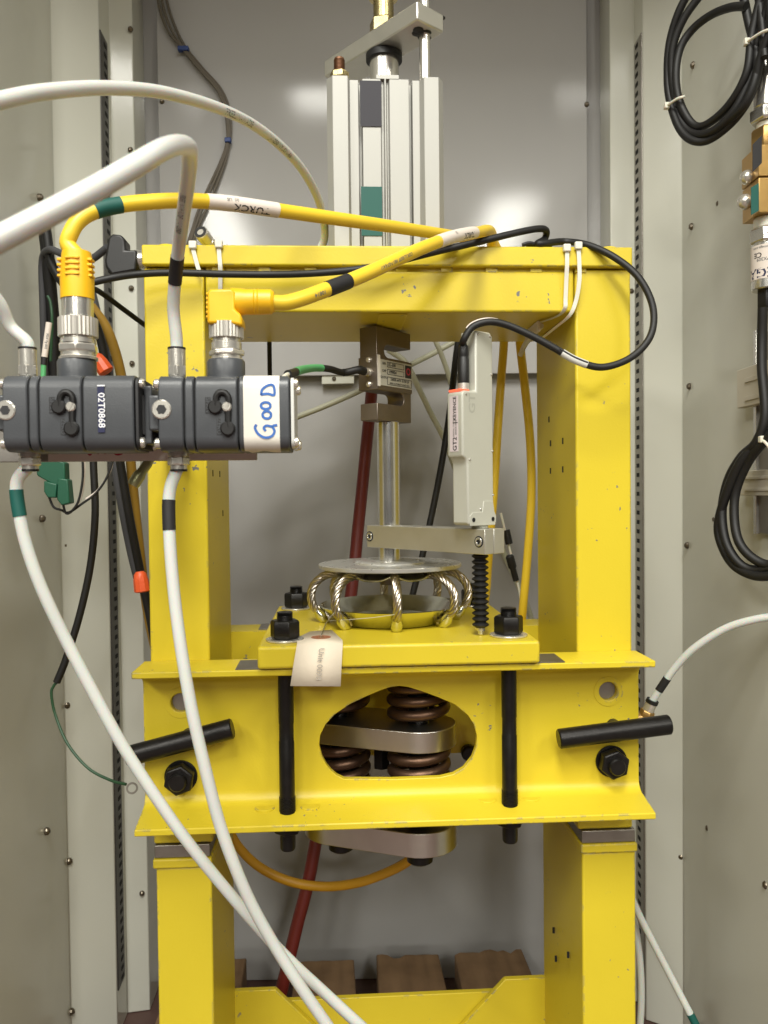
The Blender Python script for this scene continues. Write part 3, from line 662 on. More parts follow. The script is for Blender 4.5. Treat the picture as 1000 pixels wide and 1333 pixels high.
# white tape with blue handwriting
q = rsq(HI + .00025, .0097, 8); q = [p for p in q if p[0] > .004]; q.sort(key=lambda p: math.atan2(p[1], p[0]))
b = MB(); n = len(q); xs = [pxR(317), pxR(326), pxR(340), pxR(352), pxR(364)]
b.add([(x, YC - y, zR + z + (random.uniform(-.0012, .0012) if k == 0 else 0)) for k, (y, z) in enumerate(q) for x in xs], [(k * 5 + j, k * 5 + j + 1, k * 5 + j + 6, k * 5 + j + 5) for k in range(n - 1) for j in range(4)])
tw = b.build('tape_band', 'tape_white', tR)
def ell(cx, cy, rx, ry): return [(cx + rx * math.cos(a * math.pi / 6), cy + ry * math.sin(a * math.pi / 6)) for a in range(13)]
for s_ in ([(340, 514), (341.5, 507), (349, 501.5), (356, 502), (357, 514), (349, 512.5), (339.5, 513.5)], ell(346, 528, 6.3, 4.4), ell(347.5, 540, 5.6, 4.8), [(361, 553), (355, 555), (357.5, 561), (354, 567.5), (345, 569.5), (336.5, 565), (332, 557), (334, 552.5)], [(355, 555.5), (347, 554), (343.5, 557), (346, 561)]):
    ribbon([P(x, y, YI - .0006) for x, y in s_], .0017, -Y).build('handwriting', 'ink_blue', tw)
a, c = FL(330, 503), FL(340, 563)
nb_ = MB().box(a.x, c.x, YI - .0008, YI - .0001, c.z, a.z).build('number_strip', 'tape_navy', tL)
text('02T0868', .0062, FL(335, 534, .0009), -Z, X, 'white_letter', nb_, 'lettering', 1.05)
a, c = FL(330, 501.2), FL(340, 503); MB().box(a.x, c.x, YI - .0009, YI - .0001, c.z, a.z).build('strip_edge', 'white_letter', tL)
# bracket behind both
br = thing('transducer_bracket', V((-.16, -.12, P(200, 590, -.242).z)), 'grey steel bracket with red ink marks carrying both transducers', 'bracket')
a, c = P(-60, 520, -.2425), P(335, 599, -.2425)
MB().box(a.x, c.x, -.2440, -.2405, c.z, a.z).build('back_strip', 'cut_steel', br, .0006)
a, c = P(62, 585, -.246), P(334, 598.5, -.246)
ls = MB().box(a.x, c.x, -.2452, -.2442, c.z, a.z).build('paper_strip', 'label_white', br)
for s_ in ([(112, 585), (117, 592), (121, 586)], [(124, 585), (128, 590), (131, 586), (137, 590), (142, 585)], [(146, 587), (152, 591.5), (159, 590), (162, 585)]):
    ribbon([P(x, y, -.2457) for x, y in s_], .0016, -Y).build('handwriting', 'ink_red', ls)
za = P(163, 560, -.24).z
MB().box(-.176, -.150, -.2405, -.0004, za - .010, za + .010).build('arm', 'cut_steel', br, .001)
MB().tube(smoothpath([P(206, 586, -.236), P(195, 600, -.238), P(182, 618, -.24), P(173, 632, -.241)], 5), [.0028] * 6 + [.0036] * 4 + [.0046] * 5 + [.0040], 12).build('toggle_lever', 'lever_olive', br)

# ================================================================== yellow cables with connectors
# straight connector over the left transducer
kx = pxL(291.5)
def zc_(y, x=88): return P(x, y, YC).z
def lath(name, m, yy, parent, x=None, n=36, px_=88):
    x = kx if x is None else x; base = zc_(yy[0][1], px_)
    return MB().lathe((x, YC, base), Z, [(r, zc_(y, px_) - base) for r, y in yy], n).build(name, m, parent)
cbL = thing('yellow_cable', (kx, YC, zc_(468)), 'yellow cable with straight plug and green tape arching over the beam', 'cable', 'yellow sensor cables')
lath('gland_nut', 'nickel', [(.0130, 469), (.0132, 466), (.0118, 464), (.0118, 460)], cbL)
MB().nut((kx, YC, zc_(460)), Z, .0138, zc_(448) - zc_(460), .15).build('hex_nut', 'nickel', cbL, .0008)
lath('thread', 'nickel', [(.0120, 448), (.0120, 443), (.0112, 442), (.0112, 438)], cbL)
b = MB(); n = 60; z0, z1 = zc_(439), zc_(415)
b.prism([V((kx, YC, z0)) + V((math.cos(2 * math.pi * k / n), math.sin(2 * math.pi * k / n), 0)) * (.0134 if k % 2 else .0128) for k in range(n)], Z * (z1 - z0)); b.build('knurled_nut', 'knurled_nickel', cbL)
lath('steel_collar', 'bright_steel', [(.0112, 415), (.0112, 413.5), (.0106, 413), (.0106, 388)], cbL)
mo = lath('moulded_grip', 'yellow_mould', [(.0113, 390), (.0114, 364), (.0100, 332), (.0096, 328.5), (.006, 328)], cbL)
b = MB()
for y in (340, 347, 354, 361):
    b.obox((kx, YC - .0101 - (y - 340) * .00003, zc_(y)), (X, Y, Z), (.0048, .0012, .0008))
    for s_ in (-1, 1): b.obox((kx + s_ * .0102, YC - .002, zc_(y)), (X, Y, Z), (.0016, .004, .0009))
b.build('grip_rib', 'yellow_mould', mo, .0004)
yl = Path([V((kx, YC, zc_(332)))] + pts((88.5, 318, -.270), (92, 304, -.270), (101, 289, -.268), (116, 278, -.264), (140, 270, -.258), (180, 264, -.248), (240, 261, -.232), (300, 265, -.213), (370, 275, -.19), (440, 285, -.16), (500, 293.5, -.12), (550, 301, -.07), (600, 308.5, .0), (640, 313, .07)) + [V((.205, .135, 1.060)), V((.218, .165, 1.062)), V((.224, .197, 1.040)), P(674, 400, .207), P(677, 447, .207)] + pts((683, 500, .207), (690, 570, .207), (692, 640, .207), (688, 710, .21), (681, 790, .22), (677, 830, .25), (672, 900, .28)) + [V((.265, .30, .47)), V((.32, .30, .43)), V((.352, .29, .36)), V((.354, .28, .15)), V((.35, .28, .006))], 8)
cable('jacket', yl, .0056, 'yellow_jacket', parent=cbL, n=16)
a, e_ = yl.near(124, 275), yl.near(157, 267); sleeve('green_tape', yl, a, e_, .0059, 'tape_green', cbL)
a, e_ = yl.near(270, 263), yl.near(361, 274); lw = sleeve('marker_sleeve', yl, a, e_, .0059, 'label_white', cbL)
yl.text('TURCK', .0075, yl.near(327, 271), .00602, 'ink_black', lw, -1, -.35, 1.25); yl.text('(c)  US', .0036, yl.near(302, 266), .00602, 'ink_faint', lw, -1, .55)
# right-angle connector over the right transducer
kx2 = pxR(290)
cbR = thing('yellow_cable', (kx2, YC, zc_(470, 290)), 'yellow cable with right-angle plug and black tape rising to the beam', 'cable', 'yellow sensor cables')
lath('gland_nut', 'nickel', [(.0112, 471), (.0112, 468), (.0106, 467), (.0106, 464)], cbR, kx2, 36, 290)
MB().nut((kx2, YC, zc_(464, 290)), Z, .0126, zc_(456, 290) - zc_(464, 290), .5).build('hex_nut', 'nickel', cbR, .0008)
lath('thread', 'nickel', [(.0106, 456), (.0106, 447), (.0098, 446), (.0098, 442), (.0108, 441.6), (.0108, 440)], cbR, kx2, 36, 290)
b = MB(); z0, z1 = zc_(441, 290), zc_(421, 290)
b.prism([V((kx2, YC, z0)) + V((math.cos(2 * math.pi * k / n), math.sin(2 * math.pi * k / n), 0)) * (.0121 if k % 2 else .0116) for k in range(n)], Z * (z1 - z0)); b.build('knurled_nut', 'knurled_nickel', cbR)
def RP(x, y, o=0): return P(x, y, YC - .011 + o)
bl = MB().prism([RP(x, y) for x, y in ((269.5, 421), (270, 379), (274, 376), (302, 375.5), (305.5, 380), (305.5, 402), (314, 409), (316, 424), (300, 421))], Y * .022).build('moulded_block', 'yellow_mould', cbR, .0018, 3)
b = MB()
for y in (381, 387, 393, 399, 405, 411): a = RP(271.5, y); b.obox(a + Y * .011, (X, Y, Z), (.0022, .0085, .0010))
b.build('grip_rib', 'yellow_mould', bl, .0006)
A, B = P(302, 393.5, YC), P(357, 393, YC)
MB().lathe(A, B - A, [(.0098, 0), (.0094, .007), (.0088, .010), (.0088, .0155), (.0092, .016), (.0088, .0165), (.0088, .018), (.0092, .0185), (.0088, .019), (.0086, (B - A).length - .002), (.007, (B - A).length)], 28).build('moulded_barrel', 'yellow_mould', bl)
yr = Path([P(352, 394, YC)] + pts((372, 394, -.268), (395, 388, -.262), (422, 378, -.252), (450, 367.5, -.238), (480, 355, -.22), (510, 341, -.195), (540, 327, -.165), (570, 315, -.13), (595, 307, -.09), (620, 302.5, -.04), (640, 304, .02)) + [V((.180, .100, 1.060)), V((.190, .150, 1.062)), V((.200, .190, 1.045)), P(657, 400, .206), P(656, 447, .206)] + pts((652, 500, .206), (648, 560, .206), (643, 640, .206), (638, 700, .212), (634, 760, .24), (630, 830, .27)) + [V((.225, .31, .46)), V((.30, .32, .41)), V((.352, .315, .33)), V((.356, .31, .15)), V((.355, .31, .006))], 8)
cable('jacket', yr, .0055, 'yellow_jacket', parent=cbR, n=16)
a, e_ = yr.near(425, 377), yr.near(455, 365); sleeve('black_tape', yr, a, e_, .0058, 'tape_black', cbR)
a, e_ = yr.near(571, 314), yr.near(618, 303); lw = sleeve('marker_sleeve', yr, a, e_, .0059, 'label_white', cbR)
yr.text('TURCK', .0078, yr.near(604, 305), .00605, 'ink_black', lw, -1, -.3, 1.2); yr.text('UL', .004, yr.near(588, 307), .00605, 'ink_faint', lw, -1, .5)
yr.text('10814', .0042, yr.near(413, 381), .0057, 'ink_faint', cbR, -1, -.2); yr.text('COR LL10377 1001 P-07-KA11', .0040, yr.near(510, 341), .0057, 'ink_faint', cbR, -1, -.15)

# ================================================================== black sensor cable looping off the beam
bk1 = Path(pts((92, 378, -.05), (112, 370, -.045), (145, 362, -.04), (180, 357, -.03), (225, 355, -.024), (300, 357, -.020), (380, 357, -.018), (450, 352.5, -.018), (500, 344.5, -.020), (560, 329.5, -.020), (620, 315.5, -.016), (670, 303.5, -.008), (699, 298, .002), (711, 300, .012), (709, 311, .018)) + [PZ(700, 317, 1.0565), PZ(712, 316.5, 1.0570)] + pts((735, 314.5, .010), (765, 319, -.005), (800, 335, -.020), (832, 362, -.032), (850, 400, -.040), (847, 437, -.046), (822, 465, -.050), (785, 478, -.052), (752, 470, -.052), (720, 452, -.050), (690, 436, -.048), (660, 423, -.046), (636, 419, -.046), (615, 426, -.046), (604, 442, -.046), ) + [SP(0, -.0225, zl1 + .047), SP(0, -.0225, zl1 + .036)], 8)
sc = thing('sensor_cable', P(700, 316, .0), 'black cable lying along the beam and looping beside the right upright', 'cable')
cable('jacket', bk1, .0036, 'black_rubber', parent=sc)
sleeve('marker_sleeve', bk1, bk1.near(765, 474), bk1.near(730, 458), .0039, 'clear_strip', sc)
MB().tube([p + V((0, -.0028, .0012)) for p in bk1.sub(bk1.near(727, 456), bk1.near(763, 474))], .0014, 6).build('marker_text', 'ink_black', sc)
MB().tube([p + V((-.0018, 0, .0032)) for p in bk1.sub(bk1.near(652, 420), bk1.near(608, 432), 20)], .0011, 6).build('paper_edge', 'label_white', sc)

# ================================================================== white air tubes
RT = .0043
def air(name, P_, label, tapes=(), words=()):
    t = thing('air_tube', P_.p[0], label, 'tube', 'white nylon air tubes'); cable('tube', P_, RT, 'nylon_tube', parent=t, n=20)
    for a, b, m in tapes: sleeve('tape_wrap', P_, P_.near(*a), P_.near(*b), RT + .0004, m, t)
    for s_, sz, at, fl, ph in words: P_.text(s_, sz, P_.near(*at), RT + .0001, 'ink_faint', t, fl, ph)
    return t
tA = Path(pts((-140, 190, -.50), (-60, 147, -.463), (0, 131, -.435), (60, 119.5, -.40), (140, 114.5, -.345), (220, 122, -.28), (300, 147, -.20), (350, 177, -.13), (390, 216, -.06), (413, 256, -.0), (422, 290, .045), (422, 312, .065)) + [V((-.019, .075, 1.066)), V((-.012, .078, 1.060))], 8)
air('a', tA, 'white air tube arching high over to the foot of the grooved cylinder', (), (('FREELIN-WADE', .0072, (307, 150), 1, -.1), ('1J-1-250 NYLON-66', .0062, (362, 189), 1, -.1)))
MB().cyl(tA.p[-1], tA.p[-1] + V((.012, 0, 0)), .0072, 20).build('elbow_fitting', 'nickel', pc)
tB = Path(pts((-160, 395, -.600), (-60, 342, -.590), (0, 311, -.582), (60, 280, -.574), (120, 248, -.564), (180, 213, -.545), (212, 194.5, -.520), (232, 188.5, -.490), (245, 192, -.455), (247, 208, -.425), (244.5, 235, -.390), (240, 270, -.350), (234.5, 310, -.312), (229.5, 350, -.290), (226, 400, -.275)) + [V((pxR(222), YC, P(222, 440, YC).z)), V((pxR(222), YC, P(222, 462, YC).z))], 8)
air('b', tB, 'white air tube bent sharply down into the fitting of the taped transducer', (((232, 335), (227.5, 368), 'tape_black'),), (('FREELIN-WADE  1J-1-250', .0052, (239.5, 272), 1, -.45),))
tE = Path(pts((-60, 330, -.30), (-25, 365, -.29), (0, 395, -.28), (14, 425, -.272)) + [V((pxL(222), YC, P(20, 446, YC).z)), V((pxL(222), YC, P(20, 464, YC).z))], 8)
air('e', tE, 'short white air tube curving into the top fitting of the transducer with the number strip')
zlow = P(222, 606, YC).z
tC = Path([V((pxL(222), YC, P(22, 606, YC).z))] + pts((22, 628, YC), (26, 672, YC), (36, 715, -.270), (54, 765, -.268), (82, 825, -.264), (117, 893, -.26), (157, 966, -.255), (200, 1033, -.25), (240, 1090, -.245), (282, 1143, -.24), (342, 1213, -.235), (380, 1253, -.23), (420, 1290, -.225), (467, 1333, -.22), (520, 1380, -.21)) + [P(600, 1440, -.2), P(700, 1500, -.18)], 8)
air('c', tC, 'white air tube with green tape hanging from the transducer with the number strip', (((24, 640), (27, 669), 'tape_green'),))
tD = Path([V((pxR(222), YC, P(222, 606, YC).z))] + pts((221, 640, -.272), (220.5, 690, -.274), (226, 765, -.276), (236, 845, -.278), (250, 925, -.278), (268, 1003, -.276), (286, 1072, -.272), (306, 1128, -.268), (328, 1178, -.262), (357, 1230, -.255), (392, 1285, -.25), (425, 1333, -.245), (465, 1390, -.24), (520, 1460, -.23)), 8)
air('d', tD, 'white air tube with black tape hanging from the taped transducer', (((221, 652), (221, 689), 'tape_black'),))

# ================================================================== manila tag wired to the isolator
tg_ = thing('paper_tag', P(415, 860, -.066), 'cream paper tag with pencil number wired to the isolator', 'tag')
yt = -.0640
top = [PZ(x, y, ZP + .0016) for x, y in ((404, 822), (432, 820))]; mid = [PZ(x, y, ZP + .0016) for x, y in ((387.5, 830), (446, 833.5))]
edge = [PZ(387, 838, ZP + .0012), PZ(446, 838, ZP + .0012)]; edge = [V((e.x, -.0625, ZP + .0012)) for e in (P(386.5, 838, -.0625), P(446.3, 838, -.0625))]
low = [P(382, 866, -.0665), P(444.8, 866, -.0665)]; bot = [P(378, 893, -.0695), P(443.5, 893.5, -.0690)]
b = MB(); b.add([top[0], top[1], mid[0], mid[1], edge[0], edge[1], low[0], low[1], bot[0], bot[1]], [(0, 1, 3, 2), (2, 3, 5, 4), (4, 5, 7, 6), (6, 7, 9, 8)])
cd_ = b.build('card', 'paper', tg_, 0, 2, 80); so = cd_.modifiers.new('s', 'SOLIDIFY'); so.thickness = .0004; so.offset = 0
hc = PZ(418, 829.5, ZP + .0019); er = MB().ring(hc, Z, .0032, .0100, .0003, 28).build('eyelet', 'paper_ring', tg_); MB().cyl(hc, hc + Z * .0001, .0030, 16).build('eyelet_hole', 'zinc_yellow', er)
em, lm, bm_ = (edge[0] + edge[1]) / 2, (low[0] + low[1]) / 2, (bot[0] + bot[1]) / 2; l1 = (lm - em).length; ay_ = (bot[1] - bot[0]).normalized()
def tagfn(u, v):
    d = u + .0180; base = em + (lm - em) * (d / l1) if d < l1 else lm + (bm_ - lm).normalized() * (d - l1)
    return base + ay_ * (v + .002) - Y * .0024
text('Unit 0098', .0076, None, None, None, 'pencil', cd_, 'handwriting', 1.0, tagfn)
wp = Path([hc + Z * .001, PZ(423, 815, ZP + .003), PZ(427, 808, ZP + .006), PZ(434, 804, ZP + .008), P(440, 800, .018), P(441, 792, .015), P(436, 797, .016), P(428, 806, .0)], 6)
MB().tube(wp.p, .0006, 6).build('wire', 'bright_steel', tg_)
MB().tube([PZ(428, 808, ZP + .007), P(455, 806.5, .003), P(486, 804, -.004), P(514, 800, -.011)], .00025, 5).build('thread', 'clear_strip', tg_)

# ================================================================== plugs, ties and leads on the beam
ap = thing('angle_plug', P(165, 335, .03), 'black right-angle plug with nickel ring on the end of the top beam', 'plug')
A, B = P(144, 344, .03), P(178, 338, .03); yk = .03
bpl = [P(x, y, yk - .012) for x, y in ((136, 338), (141, 308), (147, 304), (157, 305), (163, 311), (163, 325), (178, 325), (178, 352), (145, 358), (137, 347))]
MB().prism(bpl, Y * .024).build('housing', 'black_plastic', ap, .0025, 3)
MB().cyl(P(176, 338, yk), V((XL0 - .0002, yk, P(187, 338, yk).z)), .0098, 28).build('nickel_ring', 'bright_steel', ap)
gp = Path(pts((140, 322, .035), (122, 336, .045), (112, 338, .05), (100, 336, .06), (80, 330, .08), (64, 325, .10), (55, 340, .12), (56, 400, .13), (58, 480, .14), (60, 560, .15)), 6)
cable('lead', gp, .0040, 'grey_cable', parent=ap)
mp_ = thing('spare_plug', P(263, 305, -.0), 'round nickel cable plug with open black socket resting on the beam', 'plug')
A, B = PZ(261, 304, 1.066), V((-.128, .075, 1.0625)); A = P(261, 302, .03); dq = (B - A).normalized()
MB().lathe(A, dq, [(.0066, 0), (.0074, .001), (.0074, .012), (.0066, .0125), (.0066, .016), (.0072, .0165), (.0072, .030)], 28).build('shell', 'nickel', mp_)
MB().ring(A - dq * .0004, dq, .0036, .0066, .002, 28).build('socket', 'black_plastic', mp_); MB().cyl(A + dq * .0002, A + dq * .0012, .0036, 20).build('socket_core', 'hole_black', mp_)
cable('lead', Path([A + dq * .03, B, V((-.10, .12, 1.060)), V((-.09, .165, 1.060)), V((-.085, .20, 1.03)), V((-.085, .21, .95))], 6), .003, 'black_rubber', parent=mp_)
def tie(pts_, head, lab, w=.0042):
    t = thing('cable_tie', head, lab, 'cable tie', 'white cable ties on the beam')
    n = len(pts_); vs = []; q = smoothpath(pts_, 5)
    bb = MB()
    for i, p in enumerate(q): vs += [p - X * w / 2, p + X * w / 2, p + X * w / 2 - Y * .0012, p - X * w / 2 - Y * .0012]
    fs = []
    for i in range(len(q) - 1):
        for k in range(4): fs.append((4 * i + k, 4 * i + (k + 1) % 4, 4 * i + 4 + (k + 1) % 4, 4 * i + 4 + k))
    fs += [(3, 2, 1, 0), tuple(len(vs) - 4 + k for k in range(4))]
    bb.add(vs, fs); bb.build('strap', 'nylon_tie', t)
    MB().obox(head, (X, Y, Z), (.0039, .0028, .0040)).build('head', 'nylon_tie', t, .0012)
tie(pts((251, 322, -.0085), (253, 330, -.0085), (257, 345, -.0085), (260, 354, -.0085)), P(251, 319, -.0095), 'slanting white cable tie beside the spare plug')
tie(pts((285, 322, -.0085), (286, 335, -.0085), (287, 348, -.0085), (287, 365, -.004), (287, 379, -.003)), P(285, 318, -.0095), 'straight white cable tie just above the right-angle yellow plug')
tie(pts((738, 328, -.0085), (738, 345, -.0085), (737, 365, -.006), (736, 390, -.004), (735, 402, -.003)) + [V((.235, .010, ZB - .002)), V((.222, .05, ZB - .002))], P(738, 323, -.0095), 'white cable tie wrapped straight down the beam face by the black loop')
tie(pts((753, 326, -.0085), (754, 345, -.0085), (754, 365, -.008), (750, 390, -.006), (742, 410, -.004), (725, 425, .01), (706, 440, .03)), P(753, 320, -.0095), 'white cable tie curving under the beam at the right upright')
tc_ = thing('tie_mount', P(698, 430, .05), 'small white nylon tie mount hanging under the beam corner', 'tie mount')
q = P(696, 412, .06); q2 = P(697, 445, .10)
MB().obox(V((q.x, .07, ZB - .0062)), (X, Y, Z), (.0016, .030, .0058)).build('tab', 'label_white', tc_, .0004)
MB().tube(smoothpath([V((q.x + .005, .05, ZB - .004)), V((q.x + .004, .09, ZB - .008)), V((q.x + .003, .12, ZB - .012)), V((q.x - .001, .13, ZB - .024))], 4), .0032, 8).build('tail', 'nylon_tie', tc_)
jn = thing('wire_bunch', PZ(704, 318, ZT1), 'small dark bunch of cable ends on the beam top', 'wire bunch')
for k in range(4):
    c = PZ(690 + 6 * k, 319, ZT1 + .003); MB().tube(smoothpath([c + V((-.008, .004 * k, 0)), c + V((0, .003 * k, .002)), c + V((.01, .002 * k, -.0005))], 4), .0022, 8).build('wire', 'black_rubber', jn)

# ================================================================== wiring behind the left transducer
G = 'loose wiring left of the press'
def wire(name, path, r, m, lab, cat='cable'): return cable(name, path, r, m, lab, cat, None, G)
wire('black_cable', Path(pts((112, 372, .03), (130, 380, .06), (160, 402, .10), (190, 424, .14), (215, 440, .19), (230, 480, .22)), 6), .0030, 'black_rubber', 'thin black cable slanting behind the left upright from the beam cable')
wire('black_cable', Path(pts((60, 300, .11), (68, 345, .11), (95, 385, .11), (118, 410, .12), (132, 445, .13), (141, 500, .14), (150, 560, .15), (158, 610, .16), (170, 680, .17), (186, 760, .19), (200, 830, .20), (215, 950, .21)), 6), .0052, 'black_rubber', 'thick black cable passing the orange wire nut and dropping behind the upright')
wire('ochre_cable', Path(pts((118, 398, .15), (140, 430, .16), (156, 480, .17), (165, 540, .18), (172, 620, .19), (180, 700, .20), (193, 800, .21), (215, 900, .22)), 6), .0062, 'ochre_jacket', 'ochre cable hanging behind the left upright')
wire('grey_cable', Path(pts((105, 330, .16), (128, 420, .17), (146, 520, .18), (152, 610, .18), (160, 660, .185), (172, 720, .19), (182, 760, .195)), 6), .0062, 'grey_cable', 'dark grey cable hanging beside the perforated strip')
wire('dark_loom', Path(pts((57, 290, .12), (62, 330, .12), (66, 380, .13), (70, 430, .14), (72, 500, .15), (76, 560, .16)), 6), .0075, 'black_rubber', 'thick black loom hidden behind the straight yellow plug', 'cable')
wire('green_wire', Path(pts((62, 385, .10), (66, 395, .10), (68, 420, .10), (66, 470, .11)), 5), .0016, 'wire_green', 'short green wire beside the straight yellow plug', 'wire')
wire('black_cable', Path(pts((120, 560, .08), (122, 610, .08), (124, 670, .08), (118, 735, .08), (104, 800, .08), (86, 858, .08), (74, 888, .08)), 7), .0042, 'black_rubber', 'black cable hanging free and ending in a stripped tip')
q = thing('earth_wire', P(100, 960, .08), 'thin dark green wire with ring terminal hanging by the bed', 'wire', G)
MB().tube(Path(pts((74, 888, .08), (70, 893, .08), (67, 903, .08), (72, 930, .08), (88, 968, .07), (115, 1000, .06), (145, 1016, .05), (164, 1021, .04)), 7).p, .0016, 8).build('wire', 'wire_green', q)
rt_ = P(172, 1026, .035); MB().ring(rt_, V((.3, -1, .2)), .0042, .0062, .0016, 20).build('ring_terminal', 'cut_steel', q)
for x0, y0, x1, y1, lab in ((124, 462, 140, 486, 'orange wire nut above the left transducer'), (182, 744, 186, 772, 'red orange wire nut low beside the left upright')):
    A, B = P(x0, y0, .10), P(x1, y1, .10); o = MB().lathe(A, B - A, [(.0045, 0), (.0070, .003), (.0085, .010), (.0092, (B - A).length * .9), (.0075, (B - A).length * .95)], 10).build('wire_nut', 'wire_nut_orange'); tag(o, lab, 'wire nut', 'orange wire nuts')
gt = thing('terminal_plug', P(70, 620, .02), 'green pluggable terminal block dangling below the transducers', 'terminal block')
MB().prism([P(x, y, .02) for x, y in ((46, 590), (84, 602), (85, 625), (76, 632), (64, 628), (48, 619))], Y * .016).build('housing', 'pcb_green', gt, .0012)
MB().prism([P(x, y, .016) for x, y in ((57, 626), (74, 630), (73, 648), (62, 648), (57, 640))], Y * .014).build('plug', 'pcb_green', gt, .0012)
MB().prism([P(x, y, .014) for x, y in ((75, 622), (88, 624), (91, 655), (80, 658), (74, 650))], Y * .016).build('plug', 'pcb_green', gt, .0012)
for i, (pp, m) in enumerate((([(64, 647), (70, 660), (80, 664)], 'black_rubber'), ([(82, 655), (86, 668), (94, 665), (103, 650), (108, 620), (107, 585)], 'black_rubber'), ([(80, 664), (90, 667), (108, 655), (125, 642), (140, 620), (150, 590)], 'black_rubber'), ([(96, 664), (106, 646), (110, 615), (109, 585)], 'label_white'), ([(112, 650), (128, 638), (142, 616), (148, 596)], 'label_white'))):
    MB().tube(smoothpath([P(x, y, .022 + .003 * i) for x, y in pp], 6), .0013, 7).build('wire', m, gt)
sw_ = thing('marked_lead', P(59, 460, .05), 'thin lead with printed white marker and green tip', 'lead', G)
lpth = Path(pts((64, 420, .05), (60, 450, .05), (57, 475, .05), (56, 505, .05)), 5)
MB().tube(lpth.p, .0028, 10).build('wire', 'sheath_green', sw_); MB().tube(lpth.sub(0, lpth.near(58, 466)), .0033, 12).build('marker', 'label_white', sw_); MB().tube(lpth.sub(lpth.near(58, 467), lpth.near(57, 477)), .0033, 12).build('band', 'tape_black', sw_)
lpth.text('30k4 Pg-002', .0034, lpth.near(60, 445), .0034, 'ink_faint', sw_, 1, 0)
# wire run up the back panel with blue ties
wr = thing('wire_run', PD(295, 180, 1.29), 'grey wires clipped up the back panel with blue ties', 'wires')
for k, off in enumerate((0, 3.2, -2.6)):
    p_ = [(207 + off * 1.5, -30), (213 + off * 2, 10), (224 + off * 2, 40), (239 + off, 62), (262 + off, 90), (284 + off, 115), (295 + off, 140), (298 + off * .8, 165), (297 + off * .5, 185), (290 + off, 210), (276 + off * 1.6, 243), (262 + off * 1.6, 275), (252 + off, 302), (240 + off, 340)]
    MB().tube(smoothpath([PD(x, y, 1.314 - .003 * abs(k - 1)) for x, y in p_], 6), .0021, 8).build('wire', 'grey_wire', wr)
for x, y in ((239, 64), (297, 183)):
    c = PD(x, y, 1.311); MB().obox(c, (RW, FW, Z), (.0085 if y < 100 else .005, .0045, .0035)).build('tie', 'tie_blue', wr, .001)

# ================================================================== things behind the press
o = cable('red_pipe', Path([P(487, 480, .33), P(481, 540, .325), P(467, 680, .32), P(455, 790, .30), P(411, 1097, .25), P(385, 1212, .235), P(358, 1325, .225), P(340, 1405, .22)], 5), .0086, 'red_hose'); tag(o, 'dark red hose leaning behind the shaft and the bed', 'hose')
o = cable('orange_cable', Path(pts((285, 1040, .24), (296, 1075, .24), (312, 1104, .24), (340, 1130, .24), (380, 1148, .235), (425, 1154, .225), (470, 1148, .21), (510, 1133, .20), (535, 1118, .19), (548, 1100, .185), (555, 1060, .18)), 7), .0062, 'amber_jacket'); tag(o, 'amber cable sagging below the bed', 'cable')
o = cable('black_cable', Path(pts((600, 420, .26), (593, 470, .26), (585, 540, .26), (574, 610, .26), (560, 680, .26), (546, 740, .255), (534, 790, .25), (526, 850, .25), (520, 1000, .26)), 7), .0045, 'black_rubber'); tag(o, 'black cable hanging behind the clamp arm and isolator', 'cable')
GT_ = 'pale tubes behind the press'
o = cable('pale_tube', Path(pts((600, 440, .36), (560, 462, .36), (520, 482, .36), (470, 508, .36), (420, 530, .36), (380, 546, .36), (320, 575, .36)), 6), .0042, 'aged_tube'); tag(o, 'pale tube crossing behind the load cell toward the left upright', 'tube', GT_)
o = cable('pale_tube', Path(pts((505, 455, .34), (528, 472, .34), (545, 505, .34), (562, 540, .34), (580, 575, .34), (605, 640, .34), (640, 690, .34), (665, 740, .34), (690, 800, .34), (705, 860, .34)), 6), .0042, 'aged_tube'); tag(o, 'pale tube slanting down behind the displacement sensor', 'tube', GT_)
o = cable('pale_tube', Path(pts((560, 430, .30), (572, 455, .30), (583, 485, .30), (592, 520, .30), (596, 560, .30)), 6), .0036, 'aged_tube'); tag(o, 'thin pale tube tucked beside the sensor plug', 'tube', GT_)
cn = thing('inline_connector', P(669, 735, .24), 'small black inline connector on a thin lead behind the arm', 'connector')
MB().tube(pts((652, 668, .24), (660, 700, .24), (668, 733, .24), (676, 768, .24), (682, 810, .24), (686, 860, .24)), .0016, 8).build('wire', 'nylon_tie', cn)
A, B = P(663, 722, .24), P(672, 756, .24); MB().lathe(A, B - A, [(.0035, 0), (.0058, .003), (.0058, .017), (.0042, .020), (.0042, (B - A).length)], 16).build('shell', 'black_plastic', cn)
A, B = P(659, 690, .24), P(663, 708, .24); MB().cyl(A, B, .0050, 14).build('shell', 'black_plastic', cn)
ZW = .089
for i, (xa, xb, ya, yb_, lab) in enumerate(((232, 321, 1249, 1247, 'timber block half hidden behind the left leg'), (385, 461, 1251, 1249, 'timber block lying under the foot of the red hose'), (490, 571, 1242, 1242, 'timber block with a notched end between two others'), (591, 679, 1240, 1235, 'timber block with splintered end by the right leg'))):
    A, B = PZ(xa, ya, ZW), PZ(xb, yb_, ZW); k = 11; y0 = .186; bk_ = []
    for j in range(k + 1):
        q = A.lerp(B, j / k); q.y += random.uniform(-.010, .006) if i == 3 else random.uniform(-.0012, .0012)
        if i == 2 and 3 <= j <= 4: q.y -= .010
        bk_.append(V((q.x, q.y, .0005)))
    xs0, xs1 = A.x - .003, B.x + .002
    o = MB().prism([V((xs0, y0, .0005)), V((xs1, y0, .0005))] + bk_[::-1], Z * (ZW - .0005)).build('timber_block', 'timber', None, .002); tag(o, lab, 'timber', 'timber blocks on the floor')
